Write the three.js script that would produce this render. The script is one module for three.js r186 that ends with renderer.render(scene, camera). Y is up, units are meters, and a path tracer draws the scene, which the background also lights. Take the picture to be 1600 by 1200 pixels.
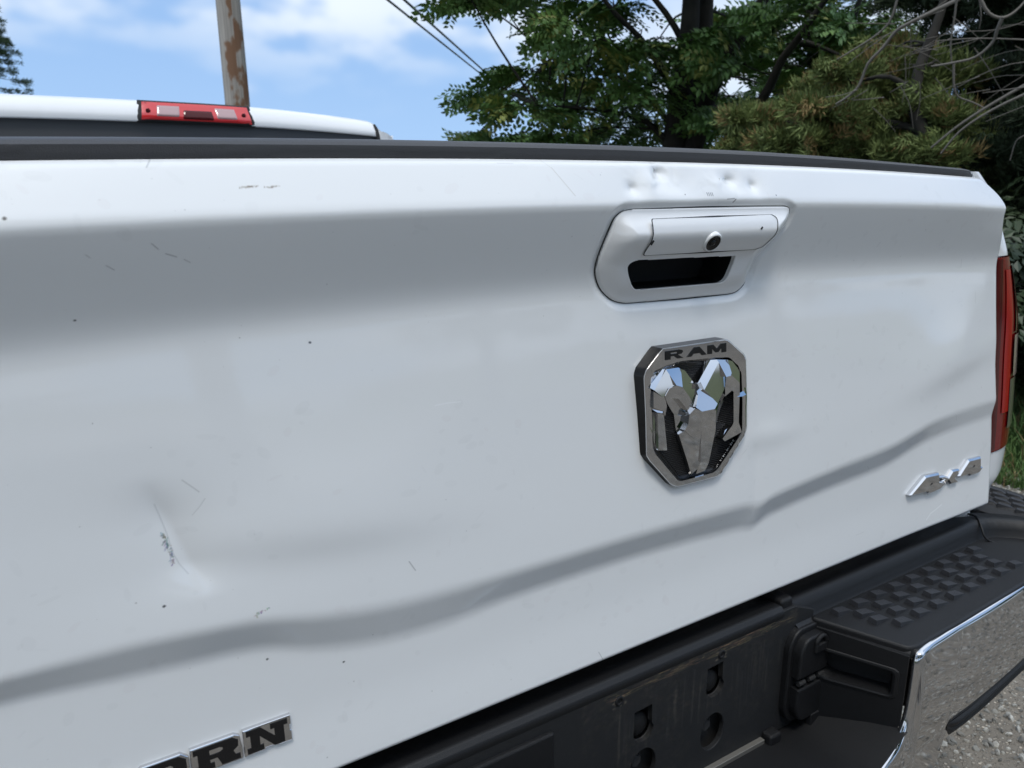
import * as THREE from 'three';
import { mergeGeometries, mergeVertices, toCreasedNormals } from 'three/addons/utils/BufferGeometryUtils.js';
import { RoundedBoxGeometry } from 'three/addons/geometries/RoundedBoxGeometry.js';

// ---------------------------------------------------------------- camera
const H = 1.48, CX = -0.7315, CZ = 0.72;                    // eye: 1.48 m above the road, 0.72 m behind the tailgate plane
const scene = new THREE.Scene();
const camera = new THREE.PerspectiveCamera(53.05, 4 / 3, 0.02, 600);
const YAW = THREE.MathUtils.degToRad(32.7), PITCH = THREE.MathUtils.degToRad(14);
camera.position.set(CX, H, CZ);
camera.rotation.set(-PITCH, -YAW, 0, 'YXZ');
camera.focus = 1.0; camera.userData.fStop = 11;
scene.add(camera);

// ---------------------------------------------------------------- random numbers, noise
function rng(seed) { let a = seed >>> 0; return () => { a = (a + 0x6D2B79F5) | 0; let t = Math.imul(a ^ (a >>> 15), 1 | a); t = (t + Math.imul(t ^ (t >>> 7), 61 | t)) ^ t; return ((t ^ (t >>> 14)) >>> 0) / 4294967296; }; }
const hash3 = (x, y, z) => { let h = Math.imul(x, 374761393) + Math.imul(y, 668265263) + Math.imul(z, 1274126177); h = Math.imul(h ^ (h >>> 13), 1274126177); return ((h ^ (h >>> 16)) >>> 0) / 4294967296; };
const sm = (a, b, x) => { const t = Math.min(1, Math.max(0, (x - a) / (b - a))); return t * t * (3 - 2 * t); };
const lerp = (a, b, t) => a + (b - a) * t;
function noise(x, y, z = 0) {
  const i = Math.floor(x), j = Math.floor(y), k = Math.floor(z), u = x - i, v = y - j, w = z - k;
  const U = u * u * (3 - 2 * u), V = v * v * (3 - 2 * v), W = w * w * (3 - 2 * w);
  const q = (a, b, c) => hash3(i + a, j + b, k + c);
  return lerp(lerp(lerp(q(0, 0, 0), q(1, 0, 0), U), lerp(q(0, 1, 0), q(1, 1, 0), U), V), lerp(lerp(q(0, 0, 1), q(1, 0, 1), U), lerp(q(0, 1, 1), q(1, 1, 1), U), V), W);
}
function fbm(x, y, z = 0, n = 5) { let s = 0, a = 0.5, f = 1; for (let k = 0; k < n; k++) { s += a * noise(x * f, y * f, z * f + k * 7.1); a *= 0.5; f *= 2.03; } return s; }

// ---------------------------------------------------------------- sky: blue air with thin broken cloud
const SKY = 1.0;
{
  const w = 1152, h = 576, d = new Float32Array(w * h * 4);
  const streaks = [ // azimuth from -z towards +x, elevation (degrees), half sizes, strength
    [1, 12.0, 12, 2.6, .9], [21, 12.0, 12, 3.2, 1.0], [26, 9.3, 5.5, .5, .5], [14.5, 6.6, 1.2, .4, .45], [9, 15, 14, 2.4, .8], [34, 10.5, 5, 2.5, .9], [30, 15, 16, 3, .9], [42, 6, 5, 2, .6], [48, 9, 10, 5, .9], [60, 12, 12, 6, .9],
  ];
  for (let j = 0; j < h; j++) for (let i = 0; i < w; i++) {
    const phi = ((i + .5) / w - .5) * 2 * Math.PI, th = ((j + .5) / h - .5) * Math.PI, y = Math.sin(th), x = Math.cos(th) * Math.cos(phi), z = Math.cos(th) * Math.sin(phi);
    const up = Math.max(y, 0), g = Math.pow(1 - up, 3.2);
    let r = lerp(.18, .37, g), gg = lerp(.34, .555, g), b = lerp(.66, .81, g);
    const px = x / (up + .16), pz = z / (up + .16);
    const warp = fbm(px * .8 + 9, pz * .8, 3) - .5;
    const n = fbm(px * .9 + warp * 1.5 + 4.1, pz * .9 + warp, 1.7, 6);
    const hi = sm(.17, .5, up);                                   // overhead: broken bright cloud, hazy
    let c = hi * sm(.36, .6, n) * .85;
    const az = Math.atan2(x, -z) * 180 / Math.PI, el = th * 180 / Math.PI;
    const fine = fbm(az * .22 + 3, el * .75, 2.2, 6), fine2 = fbm(az * .5, el * 1.6, 8.2, 5);
    if (up < .4 && up > -.02) for (const [a, e, sa, se, k] of streaks) {
      const q = ((az - a) / sa) ** 2 + ((el - e) / se) ** 2;
      c = Math.max(c, k * Math.exp(-q * .8) * sm(.30, .60, fine + (fine2 - .5) * .4 + .10 * (1 - q)));
    }
    const low = (1 - hi) * sm(.33, .55, n) * .85;                 // the same broken cloud lower down, outside the view
    if (az < -25 || az > 75) c = Math.max(c, low);
    const white = lerp(.84, 1.35, hi);
    r = lerp(r, white * .83, c); gg = lerp(gg, white * .92, c); b = lerp(b, white * 1.03, c);
    if (y < 0) { r = .2; gg = .21; b = .2; }
    const o = (j * w + i) * 4; d[o] = r * SKY; d[o + 1] = gg * SKY; d[o + 2] = b * SKY; d[o + 3] = 1;
  }
  const t = new THREE.DataTexture(d, w, h, THREE.RGBAFormat, THREE.FloatType);
  t.mapping = THREE.EquirectangularReflectionMapping; t.magFilter = t.minFilter = THREE.LinearFilter; t.wrapS = THREE.RepeatWrapping; t.needsUpdate = true;
  scene.background = t; scene.environment = t;
}
// hazy sun, high, from behind the camera
const sun = new THREE.DirectionalLight(new THREE.Color(1, .955, .88), 1.3);
sun.position.set(-3.0, 12, 4.4); sun.target.position.set(0, 0, 0); sun.castShadow = true; sun.shadow.radius = 26;
sun.shadow.mapSize.set(2048, 2048); Object.assign(sun.shadow.camera, { left: -14, right: 14, top: 14, bottom: -14, near: .5, far: 60 });
scene.add(sun, sun.target);
const renderer = new THREE.WebGLRenderer({ antialias: true });
renderer.toneMapping = THREE.LinearToneMapping; renderer.toneMappingExposure = 1.24;
renderer.shadowMap.enabled = true; renderer.shadowMap.type = THREE.PCFSoftShadowMap;

// ---------------------------------------------------------------- pixel of the 1600x1200 photo -> direction -> point (heights relative to the eye)
const RT = [Math.cos(YAW), 0, Math.sin(YAW)], FW = [Math.sin(YAW) * Math.cos(PITCH), -Math.sin(PITCH), -Math.cos(YAW) * Math.cos(PITCH)];
const DN = [FW[1] * RT[2] - FW[2] * RT[1], FW[2] * RT[0] - FW[0] * RT[2], FW[0] * RT[1] - FW[1] * RT[0]];
const FPX = 1202, TT = Math.tan(THREE.MathUtils.degToRad(5));
const ray = (px, py) => [0, 1, 2].map((k) => (px - 800) * RT[k] + (py - 600) * DN[k] + FPX * FW[k]);
const U = (px, py, dz = 0) => { const r = ray(px, py), k = (dz - CZ) / (r[2] + r[1] * TT); return [r[0] * k + CX, r[1] * k]; };     // on the tailgate plane lifted by dz
const UD = (px, py, dist) => { const r = ray(px, py), L = Math.hypot(r[0], r[2]); return new THREE.Vector3(CX + r[0] / L * dist, H + r[1] / L * dist, CZ + r[2] / L * dist); }; // at a ground distance

// ---------------------------------------------------------------- bookkeeping
const used = {};
function numbered(n) { const k = used[n] = (used[n] ?? -1) + 1; return k ? `${n}_${String(k).padStart(3, '0')}` : n; }
function thing(name, label, category, pos = [0, 0, 0], group) { const g = new THREE.Group(); g.name = numbered(name); g.position.set(...pos); g.userData = { label, category }; if (group) g.userData.group = group; scene.add(g); return g; }
function mesh(name, geo, m, parent, lift = false) {
  const o = new THREE.Mesh(geo, m); o.name = name; o.castShadow = o.receiveShadow = true; if (lift) o.position.y = H; parent.add(o); return o;
}
function structure(name, geo, m) { const o = mesh(name, geo, m, scene); o.userData.kind = 'structure'; return o; }

// ---------------------------------------------------------------- geometry helpers
function grid(nu, nv, f, { skip, uv } = {}) {               // f(i, j, u, v) -> [x, y, z]
  const P = [], T = [], I = [];
  for (let j = 0; j <= nv; j++) for (let i = 0; i <= nu; i++) { const p = f(i / nu, j / nv, i, j); P.push(...p); T.push(...(uv ? uv(p) : [i / nu, j / nv])); }
  for (let j = 0; j < nv; j++) for (let i = 0; i < nu; i++) {
    const a = j * (nu + 1) + i, b = a + 1, c = a + nu + 1, d = c + 1;
    if (skip && skip(i, j, P, [a, b, c, d])) continue;
    I.push(a, b, d, a, d, c);
  }
  const g = new THREE.BufferGeometry(); g.setAttribute('position', new THREE.Float32BufferAttribute(P, 3)); g.setAttribute('uv', new THREE.Float32BufferAttribute(T, 2)); g.setIndex(I); g.computeVertexNormals(); return g;
}
function loft(rings, closed = true, caps = true) {           // rings: arrays of equal length of [x,y,z]
  const n = rings[0].length, P = rings.flat(2), I = [], T = [];
  rings.forEach((r, k) => r.forEach((p) => T.push(p[0], p[1])));
  for (let k = 0; k < rings.length - 1; k++) for (let i = 0; i < (closed ? n : n - 1); i++) {
    const a = k * n + i, b = k * n + (i + 1) % n, c = a + n, d = b + n; I.push(a, b, d, a, d, c);
  }
  const g = new THREE.BufferGeometry(); g.setAttribute('position', new THREE.Float32BufferAttribute(P, 3)); g.setAttribute('uv', new THREE.Float32BufferAttribute(T, 2)); g.setIndex(I);
  let out = g;
  if (closed && caps) {
    const gs = [g.toNonIndexed()];
    for (const e of [0, rings.length - 1]) {
      const r = rings[e], c = [0, 1, 2].map((q) => r.reduce((s, p) => s + p[q], 0) / n), V = [], W = [];
      for (let i = 0; i < n; i++) { const p = r[i], q = r[(i + 1) % n]; V.push(...c, ...(e ? p : q), ...(e ? q : p)); W.push(0, 0, 0, 1, 1, 0); }
      const cg = new THREE.BufferGeometry(); cg.setAttribute('position', new THREE.Float32BufferAttribute(V, 3)); cg.setAttribute('uv', new THREE.Float32BufferAttribute(W, 2)); gs.push(cg);
    }
    out = mergeGeometries(gs);
  }
  return out;
}
const crease = (g, deg = 30) => toCreasedNormals(g, THREE.MathUtils.degToRad(deg));
function shapeOf(pts, holes = []) { const s = new THREE.Shape(pts.map((p) => new THREE.Vector2(...p))); for (const h of holes) s.holes.push(new THREE.Path(h.map((p) => new THREE.Vector2(...p)))); return s; }
function extrude(shape, depth, bevel = 0, opt = {}) { const g = new THREE.ExtrudeGeometry(shape, { depth, bevelEnabled: bevel > 0, bevelSize: bevel, bevelThickness: bevel, bevelOffset: -bevel, bevelSegments: 2, curveSegments: 10, ...opt }); return g; }
function prism(pts, base) {                                  // pts [x,y,z] polygon with its own depth at each corner, walls down to base(x, y)
  const tri = THREE.ShapeUtils.triangulateShape(pts.map((p) => new THREE.Vector2(p[0], p[1])), []), V = [];
  const area = THREE.ShapeUtils.area(pts.map((p) => new THREE.Vector2(p[0], p[1])));
  const put = (...q) => q.forEach((p) => V.push(...p));
  for (const t of tri) { const [a, b, c] = t.map((i) => pts[i]); put(a, b, c); }
  const n = pts.length;
  for (let i = 0; i < n; i++) { const a = pts[i], b = pts[(i + 1) % n], a2 = [a[0], a[1], base(a[0], a[1])], b2 = [b[0], b[1], base(b[0], b[1])]; if (area > 0) put(a, a2, b2, a, b2, b); else put(a, b2, a2, a, b, b2); }
  const g = new THREE.BufferGeometry(); g.setAttribute('position', new THREE.Float32BufferAttribute(V, 3)); g.setAttribute('uv', new THREE.Float32BufferAttribute(new Array(V.length / 3 * 2).fill(0), 2)); g.computeVertexNormals(); return g;
}
function tube(pts, radii, sides = 7) {                       // tapered tube through Vector3 points
  const c = new THREE.CatmullRomCurve3(pts), n = Math.max(2, (pts.length - 1) * 3), fr = c.computeFrenetFrames(n, false), rings = [];
  for (let k = 0; k <= n; k++) {
    const t = k / n, p = c.getPoint(t), i = Math.min(radii.length - 2, Math.floor(t * (radii.length - 1))), r = lerp(radii[i], radii[i + 1], t * (radii.length - 1) - i);
    rings.push(Array.from({ length: sides }, (_, s) => { const a = s / sides * Math.PI * 2; const v = p.clone().addScaledVector(fr.normals[k], Math.cos(a) * r).addScaledVector(fr.binormals[k], Math.sin(a) * r); return [v.x, v.y, v.z]; }));
  }
  const g = loft(rings, true, false); g.computeVertexNormals(); return g;
}
const box = (x0, x1, y0, y1, z0, z1, r = 0) => { const g = r ? new RoundedBoxGeometry(x1 - x0, y1 - y0, z1 - z0, 2, r) : new THREE.BoxGeometry(x1 - x0, y1 - y0, z1 - z0); g.translate((x0 + x1) / 2, (y0 + y1) / 2, (z0 + z1) / 2); return g; };
const merged = (gs) => { const a = gs.map((g) => { const q = g.index ? g.toNonIndexed() : g; for (const k of Object.keys(q.attributes)) if (!['position', 'normal', 'uv'].includes(k)) q.deleteAttribute(k); if (!q.attributes.normal) q.computeVertexNormals(); return q; }); return mergeGeometries(a); };
function smoothPoly(pts, r = .006, n = 5) {                  // rounds the corners of a polygon
  const out = [], N = pts.length;
  for (let i = 0; i < N; i++) {
    const a = pts[(i + N - 1) % N], b = pts[i], c = pts[(i + 1) % N], l1 = Math.hypot(a[0] - b[0], a[1] - b[1]), l2 = Math.hypot(c[0] - b[0], c[1] - b[1]), q = Math.min(r, l1 * .45, l2 * .45);
    const p = [b[0] + (a[0] - b[0]) / l1 * q, b[1] + (a[1] - b[1]) / l1 * q], s = [b[0] + (c[0] - b[0]) / l2 * q, b[1] + (c[1] - b[1]) / l2 * q];
    for (let k = 0; k <= n; k++) { const t = k / n; out.push([lerp(lerp(p[0], b[0], t), lerp(b[0], s[0], t), t), lerp(lerp(p[1], b[1], t), lerp(b[1], s[1], t), t)]); }
  }
  return out;
}
function resample(pts, n) {                                  // n points evenly along a closed polygon
  const L = [0]; for (let i = 0; i < pts.length; i++) { const a = pts[i], b = pts[(i + 1) % pts.length]; L.push(L[i] + Math.hypot(b[0] - a[0], b[1] - a[1])); }
  return Array.from({ length: n }, (_, k) => { const s = k / n * L[pts.length]; let i = 0; while (L[i + 1] < s) i++; const t = (s - L[i]) / (L[i + 1] - L[i] || 1), a = pts[i], b = pts[(i + 1) % pts.length]; return [lerp(a[0], b[0], t), lerp(a[1], b[1], t)]; });
}
const inside = (pts, x, y) => { let c = false; for (let i = 0, j = pts.length - 1; i < pts.length; j = i++) { const [a, b] = pts[i], [p, q] = pts[j]; if ((b > y) !== (q > y) && x < (p - a) * (y - b) / (q - b) + a) c = !c; } return c; };
function curveAt(tab, x) {                                   // smooth table look-up (monotone x)
  if (x <= tab[0][0]) return tab[0][1]; const n = tab.length; if (x >= tab[n - 1][0]) return tab[n - 1][1];
  let i = 0; while (tab[i + 1][0] < x) i++;
  const [x0, y0] = tab[i], [x1, y1] = tab[i + 1], s = (a, b) => (tab[b][1] - tab[a][1]) / (tab[b][0] - tab[a][0]);
  const m0 = s(Math.max(0, i - 1), i + 1), m1 = s(i, Math.min(n - 1, i + 2)), h = x1 - x0, t = (x - x0) / h, t2 = t * t, t3 = t2 * t;
  return (2 * t3 - 3 * t2 + 1) * y0 + (t3 - 2 * t2 + t) * h * m0 + (-2 * t3 + 3 * t2) * y1 + (t3 - t2) * h * m1;
}

// ---------------------------------------------------------------- textures and materials
function canvas(w, h, draw) { const c = document.createElement('canvas'); c.width = w; c.height = h; draw(c.getContext('2d'), w, h); const t = new THREE.CanvasTexture(c); t.colorSpace = THREE.SRGBColorSpace; t.magFilter = THREE.LinearFilter; t.anisotropy = 8; return t; }
function dataTex(w, h, f, srgb = true) {
  const d = new Uint8Array(w * h * 4);
  for (let j = 0; j < h; j++) for (let i = 0; i < w; i++) { const c = f(i / w, j / h, i, j), o = (j * w + i) * 4; d[o] = c[0] * 255; d[o + 1] = c[1] * 255; d[o + 2] = c[2] * 255; d[o + 3] = 255; }
  const t = new THREE.DataTexture(d, w, h); t.wrapS = t.wrapT = THREE.RepeatWrapping; t.magFilter = THREE.LinearFilter; t.minFilter = THREE.LinearMipmapLinearFilter; t.generateMipmaps = true; t.anisotropy = 8; if (srgb) t.colorSpace = THREE.SRGBColorSpace; t.needsUpdate = true; return t;
}
const lin = (r, g, b) => new THREE.Color().setRGB(r, g, b);
const M = {};
const PAINT = [.81, .82, .83];
M.paint = new THREE.MeshPhysicalMaterial({ name: 'white_paint', color: lin(...PAINT), roughness: .45, clearcoat: 1, clearcoatRoughness: .04, side: THREE.DoubleSide });
const grain = dataTex(512, 512, (u, v, i, j) => { const n = .5 * hash3(i, j, 1) + .5 * noise(i * .35, j * .35, 5); return [n, n, n]; }, false);
grain.repeat.set(9, 9);
M.plastic = new THREE.MeshPhysicalMaterial({ name: 'black_textured_plastic', color: lin(.0075, .0078, .009), roughness: .5, specularIntensity: .75, bumpMap: grain, bumpScale: .0003, side: THREE.DoubleSide });
M.capPlastic = new THREE.MeshStandardMaterial({ name: 'grey_black_plastic', color: lin(.05, .051, .055), roughness: .6, bumpMap: grain, bumpScale: .0003, side: THREE.DoubleSide });
M.tread = new THREE.MeshStandardMaterial({ name: 'tread_plastic', color: lin(.022, .023, .027), roughness: .45, bumpMap: grain, bumpScale: .0002, side: THREE.DoubleSide });
M.chrome = new THREE.MeshStandardMaterial({ name: 'chrome', color: lin(.62, .62, .63), metalness: 1, roughness: .04, side: THREE.DoubleSide });
M.gloss = new THREE.MeshPhysicalMaterial({ name: 'gloss_black', color: lin(.006, .006, .007), roughness: .25, side: THREE.DoubleSide });
M.rubber = new THREE.MeshStandardMaterial({ name: 'rubber', color: lin(.02, .02, .021), roughness: .8, side: THREE.DoubleSide });
M.steel = new THREE.MeshStandardMaterial({ name: 'dull_metal', color: lin(.2, .19, .17), metalness: .5, roughness: .5, side: THREE.DoubleSide });
M.red = new THREE.MeshPhysicalMaterial({ name: 'red_lens', color: lin(.17, .004, .005), roughness: .1, specularIntensity: .7, side: THREE.DoubleSide });
M.darkRed = new THREE.MeshPhysicalMaterial({ name: 'dark_red_lens', color: lin(.07, .003, .004), roughness: .1, specularIntensity: .7, side: THREE.DoubleSide });
M.brightRed = new THREE.MeshPhysicalMaterial({ name: 'bright_red_lens', color: lin(.62, .012, .014), roughness: .2, clearcoat: 1, clearcoatRoughness: .03, side: THREE.DoubleSide });
M.clearLens = new THREE.MeshPhysicalMaterial({ name: 'clear_lens', color: lin(.42, .27, .27), metalness: .2, roughness: .2, clearcoat: 1, side: THREE.DoubleSide });
M.reflector = new THREE.MeshPhysicalMaterial({ name: 'red_reflector', color: lin(.36, .005, .006), roughness: .15, specularIntensity: .6, side: THREE.DoubleSide });
M.smoke = new THREE.MeshPhysicalMaterial({ name: 'smoked_clear_lens', color: lin(.16, .12, .11), roughness: .12, clearcoat: 1, side: THREE.DoubleSide });
M.glass = new THREE.MeshPhysicalMaterial({ name: 'privacy_glass', color: lin(.07, .071, .075), roughness: .35, side: THREE.DoubleSide });

// ================================================================ ground, road, verge
{
  const g = new THREE.PlaneGeometry(500, 500); g.rotateX(-Math.PI / 2); g.attributes.uv.array.forEach((v, i, a) => { a[i] = v * 250; });
  const soil = dataTex(256, 256, (u, v, i, j) => { const n = noise(i * .1, j * .1), m = hash3(i, j, 3); return [.2 + .12 * n + .05 * m, .22 + .12 * n + .05 * m, .12 + .06 * n]; });
  structure('ground', g, new THREE.MeshStandardMaterial({ name: 'soil', map: soil, roughness: 1 })).position.y = -.008;
}
const ROAD = [-7, 3.55], roadEdge = (z) => ROAD[1] + (noise(z * 2.2, 1) - .5) * .25 + 11 * sm(.2, 4.5, z);   // opens into a wide gravel yard behind the truck
{
  const S = 1024, pts = [], R = rng(5), cell = 11, n = Math.floor(S / cell) + 1;
  for (let j = 0; j < n; j++) for (let i = 0; i < n; i++) pts.push([R() * cell, R() * cell, R(), R()]);
  const f = (u, v, i, j) => {                                 // small stones set in tar and dust: nearest-stone cells
    const ci = Math.floor(i / cell), cj = Math.floor(j / cell); let d1 = 1e9, d2 = 1e9, k = 0;
    for (let b = -1; b <= 1; b++) for (let a = -1; a <= 1; a++) { const ii = (ci + a + n) % n, jj = (cj + b + n) % n, p = pts[jj * n + ii], d = Math.hypot((ci + a) * cell + p[0] - i, (cj + b) * cell + p[1] - j); if (d < d1) { d2 = d1; d1 = d; k = jj * n + ii; } else if (d < d2) d2 = d; }
    const p = pts[k], r = 2.6 + 3.6 * p[2] * p[2], stone = sm(r, r - 2.2, d1) * sm(0, 1.5, d2 - d1) * (p[3] > .15 ? 1 : .4);
    return [stone, p[3], p[2], hash3(i, j, 2)];
  };
  const colour = dataTex(S, S, (u, v, i, j) => { const [s, t, q, h] = f(u, v, i, j), dust = fbm(u * 8, v * 8, 2); const base = .37 + .12 * dust, st = .42 + .34 * t * t * t + .06 * dust, c = lerp(base, st, s) + (h - .5) * .05; return [c * 1.045, c * .985, c * .895]; });
  const bump = dataTex(S, S, (u, v, i, j) => { const [s, t, q, h] = f(u, v, i, j), c = s * (.5 + .4 * q) + h * .08; return [c, c, c]; }, false);
  for (const t of [colour, bump]) t.repeat.set(1 / .95, 1 / .95);
  const g = new THREE.PlaneGeometry(1, 160, 40, 500); g.rotateX(-Math.PI / 2); g.translate(.5, 0, -10);
  const p = g.attributes.position, uv = g.attributes.uv;
  for (let i = 0; i < p.count; i++) { const z = p.getZ(i), xr = roadEdge(z); p.setX(i, lerp(ROAD[0] - 9 * sm(3, 8, z), xr, p.getX(i))); uv.setXY(i, p.getX(i), z); }
  structure('road', g, new THREE.MeshStandardMaterial({ name: 'gravel_road', map: colour, bumpMap: bump, bumpScale: .005, roughness: .95 }));
}
function instanced(name, geo, m, parent, list, tint) {
  const o = new THREE.InstancedMesh(geo, m, list.length); o.name = name; o.castShadow = o.receiveShadow = true; o.userData.kind = 'stuff';
  list.forEach((mt, i) => { o.setMatrixAt(i, mt); if (tint) o.setColorAt(i, tint(i)); }); parent.add(o); return o;
}
const mat4 = (p, q, s) => new THREE.Matrix4().compose(p, q, s);
{
  const R = rng(11), g = new THREE.IcosahedronGeometry(1, 0), list = [];
  const add = (n, x0, x1, z0, z1, a, b) => { for (let i = 0; i < n; i++) { const s = a + (b - a) * R() ** 2, x = lerp(x0, x1, R()), z = lerp(z0, z1, R()); list.push(mat4(new THREE.Vector3(x, s * .1, z), new THREE.Quaternion().setFromEuler(new THREE.Euler(R() * 6, R() * 6, R() * 6)), new THREE.Vector3(s * (.7 + .6 * R()), s * .55, s))); } };
  add(52000, .3, 3.7, -2.5, 3.2, .003, .013); add(8000, 2.6, 3.7, -4, 3, .003, .014); add(16000, 1, 5, 1, 5, .003, .013);
  const o = instanced('loose_gravel', g, new THREE.MeshStandardMaterial({ name: 'gravel_stone', color: 0xffffff, roughness: .9 }), scene, list, () => { const v = .13 + .32 * R() ** 1.8, w = (R() - .4) * .05; return lin(v * (1.03 + w), v, v * (.9 - w)); });
  Object.assign(o.userData, { label: 'small loose grey stones scattered over the road surface', category: 'gravel' });
}
{
  const R = rng(21), blade = new THREE.BufferGeometry(), V = [], N = 7;
  for (let b = 0; b < N; b++) { const a = R() * 6.28, l = .05 + .09 * R(), w = .0035, lean = .3 + .7 * R(), cx = (R() - .5) * .05, cz = (R() - .5) * .05, dx = Math.cos(a), dz = Math.sin(a); const m = [cx + dx * l * lean * .35, l * .7, cz + dz * l * lean * .35], t = [cx + dx * l * lean, l, cz + dz * l * lean]; V.push(cx - dz * w, 0, cz + dx * w, cx + dz * w, 0, cz - dx * w, m[0] + dz * w * .8, m[1], m[2] - dx * w * .8, cx - dz * w, 0, cz + dx * w, m[0] + dz * w * .8, m[1], m[2] - dx * w * .8, m[0] - dz * w * .8, m[1], m[2] + dx * w * .8, m[0] - dz * w * .8, m[1], m[2] + dx * w * .8, m[0] + dz * w * .8, m[1], m[2] - dx * w * .8, ...t); }
  blade.setAttribute('position', new THREE.Float32BufferAttribute(V, 3)); blade.computeVertexNormals();
  const list = [];
  for (let i = 0; i < 24000; i++) { const z = lerp(-8, 3.5, R()), x = roadEdge(z) - .08 + 3.6 * R() ** 1.3, s = (.5 + .9 * R()) * (x < roadEdge(z) + .2 ? .55 : 1) * (.6 + .9 * noise(x * 1.3, z * 1.3, 4)); list.push(mat4(new THREE.Vector3(x, -.008, z), new THREE.Quaternion().setFromEuler(new THREE.Euler(0, R() * 6.28, 0)), new THREE.Vector3(s, s * 1.3, s))); }
  const o = instanced('grass', blade, new THREE.MeshStandardMaterial({ name: 'grass_blade', color: 0xffffff, roughness: .8, side: THREE.DoubleSide }), scene, list, () => { const k = R(); return k < .08 ? lin(.2, .14, .06) : lin(.045 + .05 * k, .1 + .07 * k, .025 + .015 * k); });
  Object.assign(o.userData, { label: 'green roadside grass along the edge of the gravel road', category: 'grass' });
}

// ================================================================ the pickup truck
const truck = thing('pickup_truck', 'white pickup truck with a dented tailgate, chrome bumper and red lamps', 'pickup truck');
const XC = -.015;
const yTop = (x) => .040 - .014 * ((x - XC) / .75) ** 2, yLip = (x) => -.0095 - .014 * ((x - XC) / .75) ** 2;
const bandTop = [[-.95, -.382], [-.80, -.382], [-.691, -.384], [-.639, -.388], [-.582, -.394], [-.52, -.408], [-.452, -.418], [-.377, -.422], [-.293, -.423], [-.097, -.424], [.07, -.428], [.095, -.4300], [.122, -.4345], [.155, -.4275], [.3, -.416], [.44, -.407], [.52, -.394], [.58, -.386], [.758, -.380], [.9, -.379]];
const bandH = [[-.95, .02], [-.785, .024], [-.69, .032], [-.58, .033], [-.52, .039], [-.45, .042], [-.38, .041], [-.29, .035], [-.1, .034], [.11, .038], [.15, .034], [.3, .034], [.47, .036], [.57, .034], [.76, .031], [.9, .03]];
const lipProfile = [[-.14, 0], [-.108, .0003], [-.092, .0026], [-.074, .0085], [-.012, .0340], [-.0045, .0360], [0, .0353], [.006, .0330], [.036, .0185], [.042, .0145], [.046, .008]];
// handle outline in photo pixels, lifted by its own depth
const hOuterPx = [[985, 327, .03], [1105, 324, .034], [1228, 321, .036], [1239, 326, .036], [1232, 346, .03], [1203, 386, .02], [1184, 404, .012], [1177, 426, .008], [1170, 445, .006], [1155, 457, .004], [1143, 460, .004], [1060, 468, .004], [980, 475, .004], [960, 470, .004], [940, 450, .004], [930, 423, .005], [932, 404, .008], [943, 371, .016], [957, 341, .026], [970, 330, .03]];
const hHolePx = [[990, 406, .02], [1070, 402, .02], [1148, 399, .02], [1147, 408, .018], [1141, 422, .014], [1136, 438, .012], [1130, 443, .012], [1060, 449, .012], [996, 454, .012], [987, 446, .012], [979, 428, .014], [978, 414, .018]];
const hOuter = resample(smoothPoly(hOuterPx.map(([a, b, d]) => U(a, b, d)), .012), 160), hHole = resample(smoothPoly(hHolePx.map(([a, b, d]) => U(a, b, d)), .006), 160);
const hCut = (() => { const c = [0, 1].map((k) => hHole.reduce((s, p) => s + p[k], 0) / 160); return hHole.map((p) => [c[0] + (p[0] - c[0]) * 1.06, c[1] + (p[1] - c[1]) * 1.12]); })();

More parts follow.
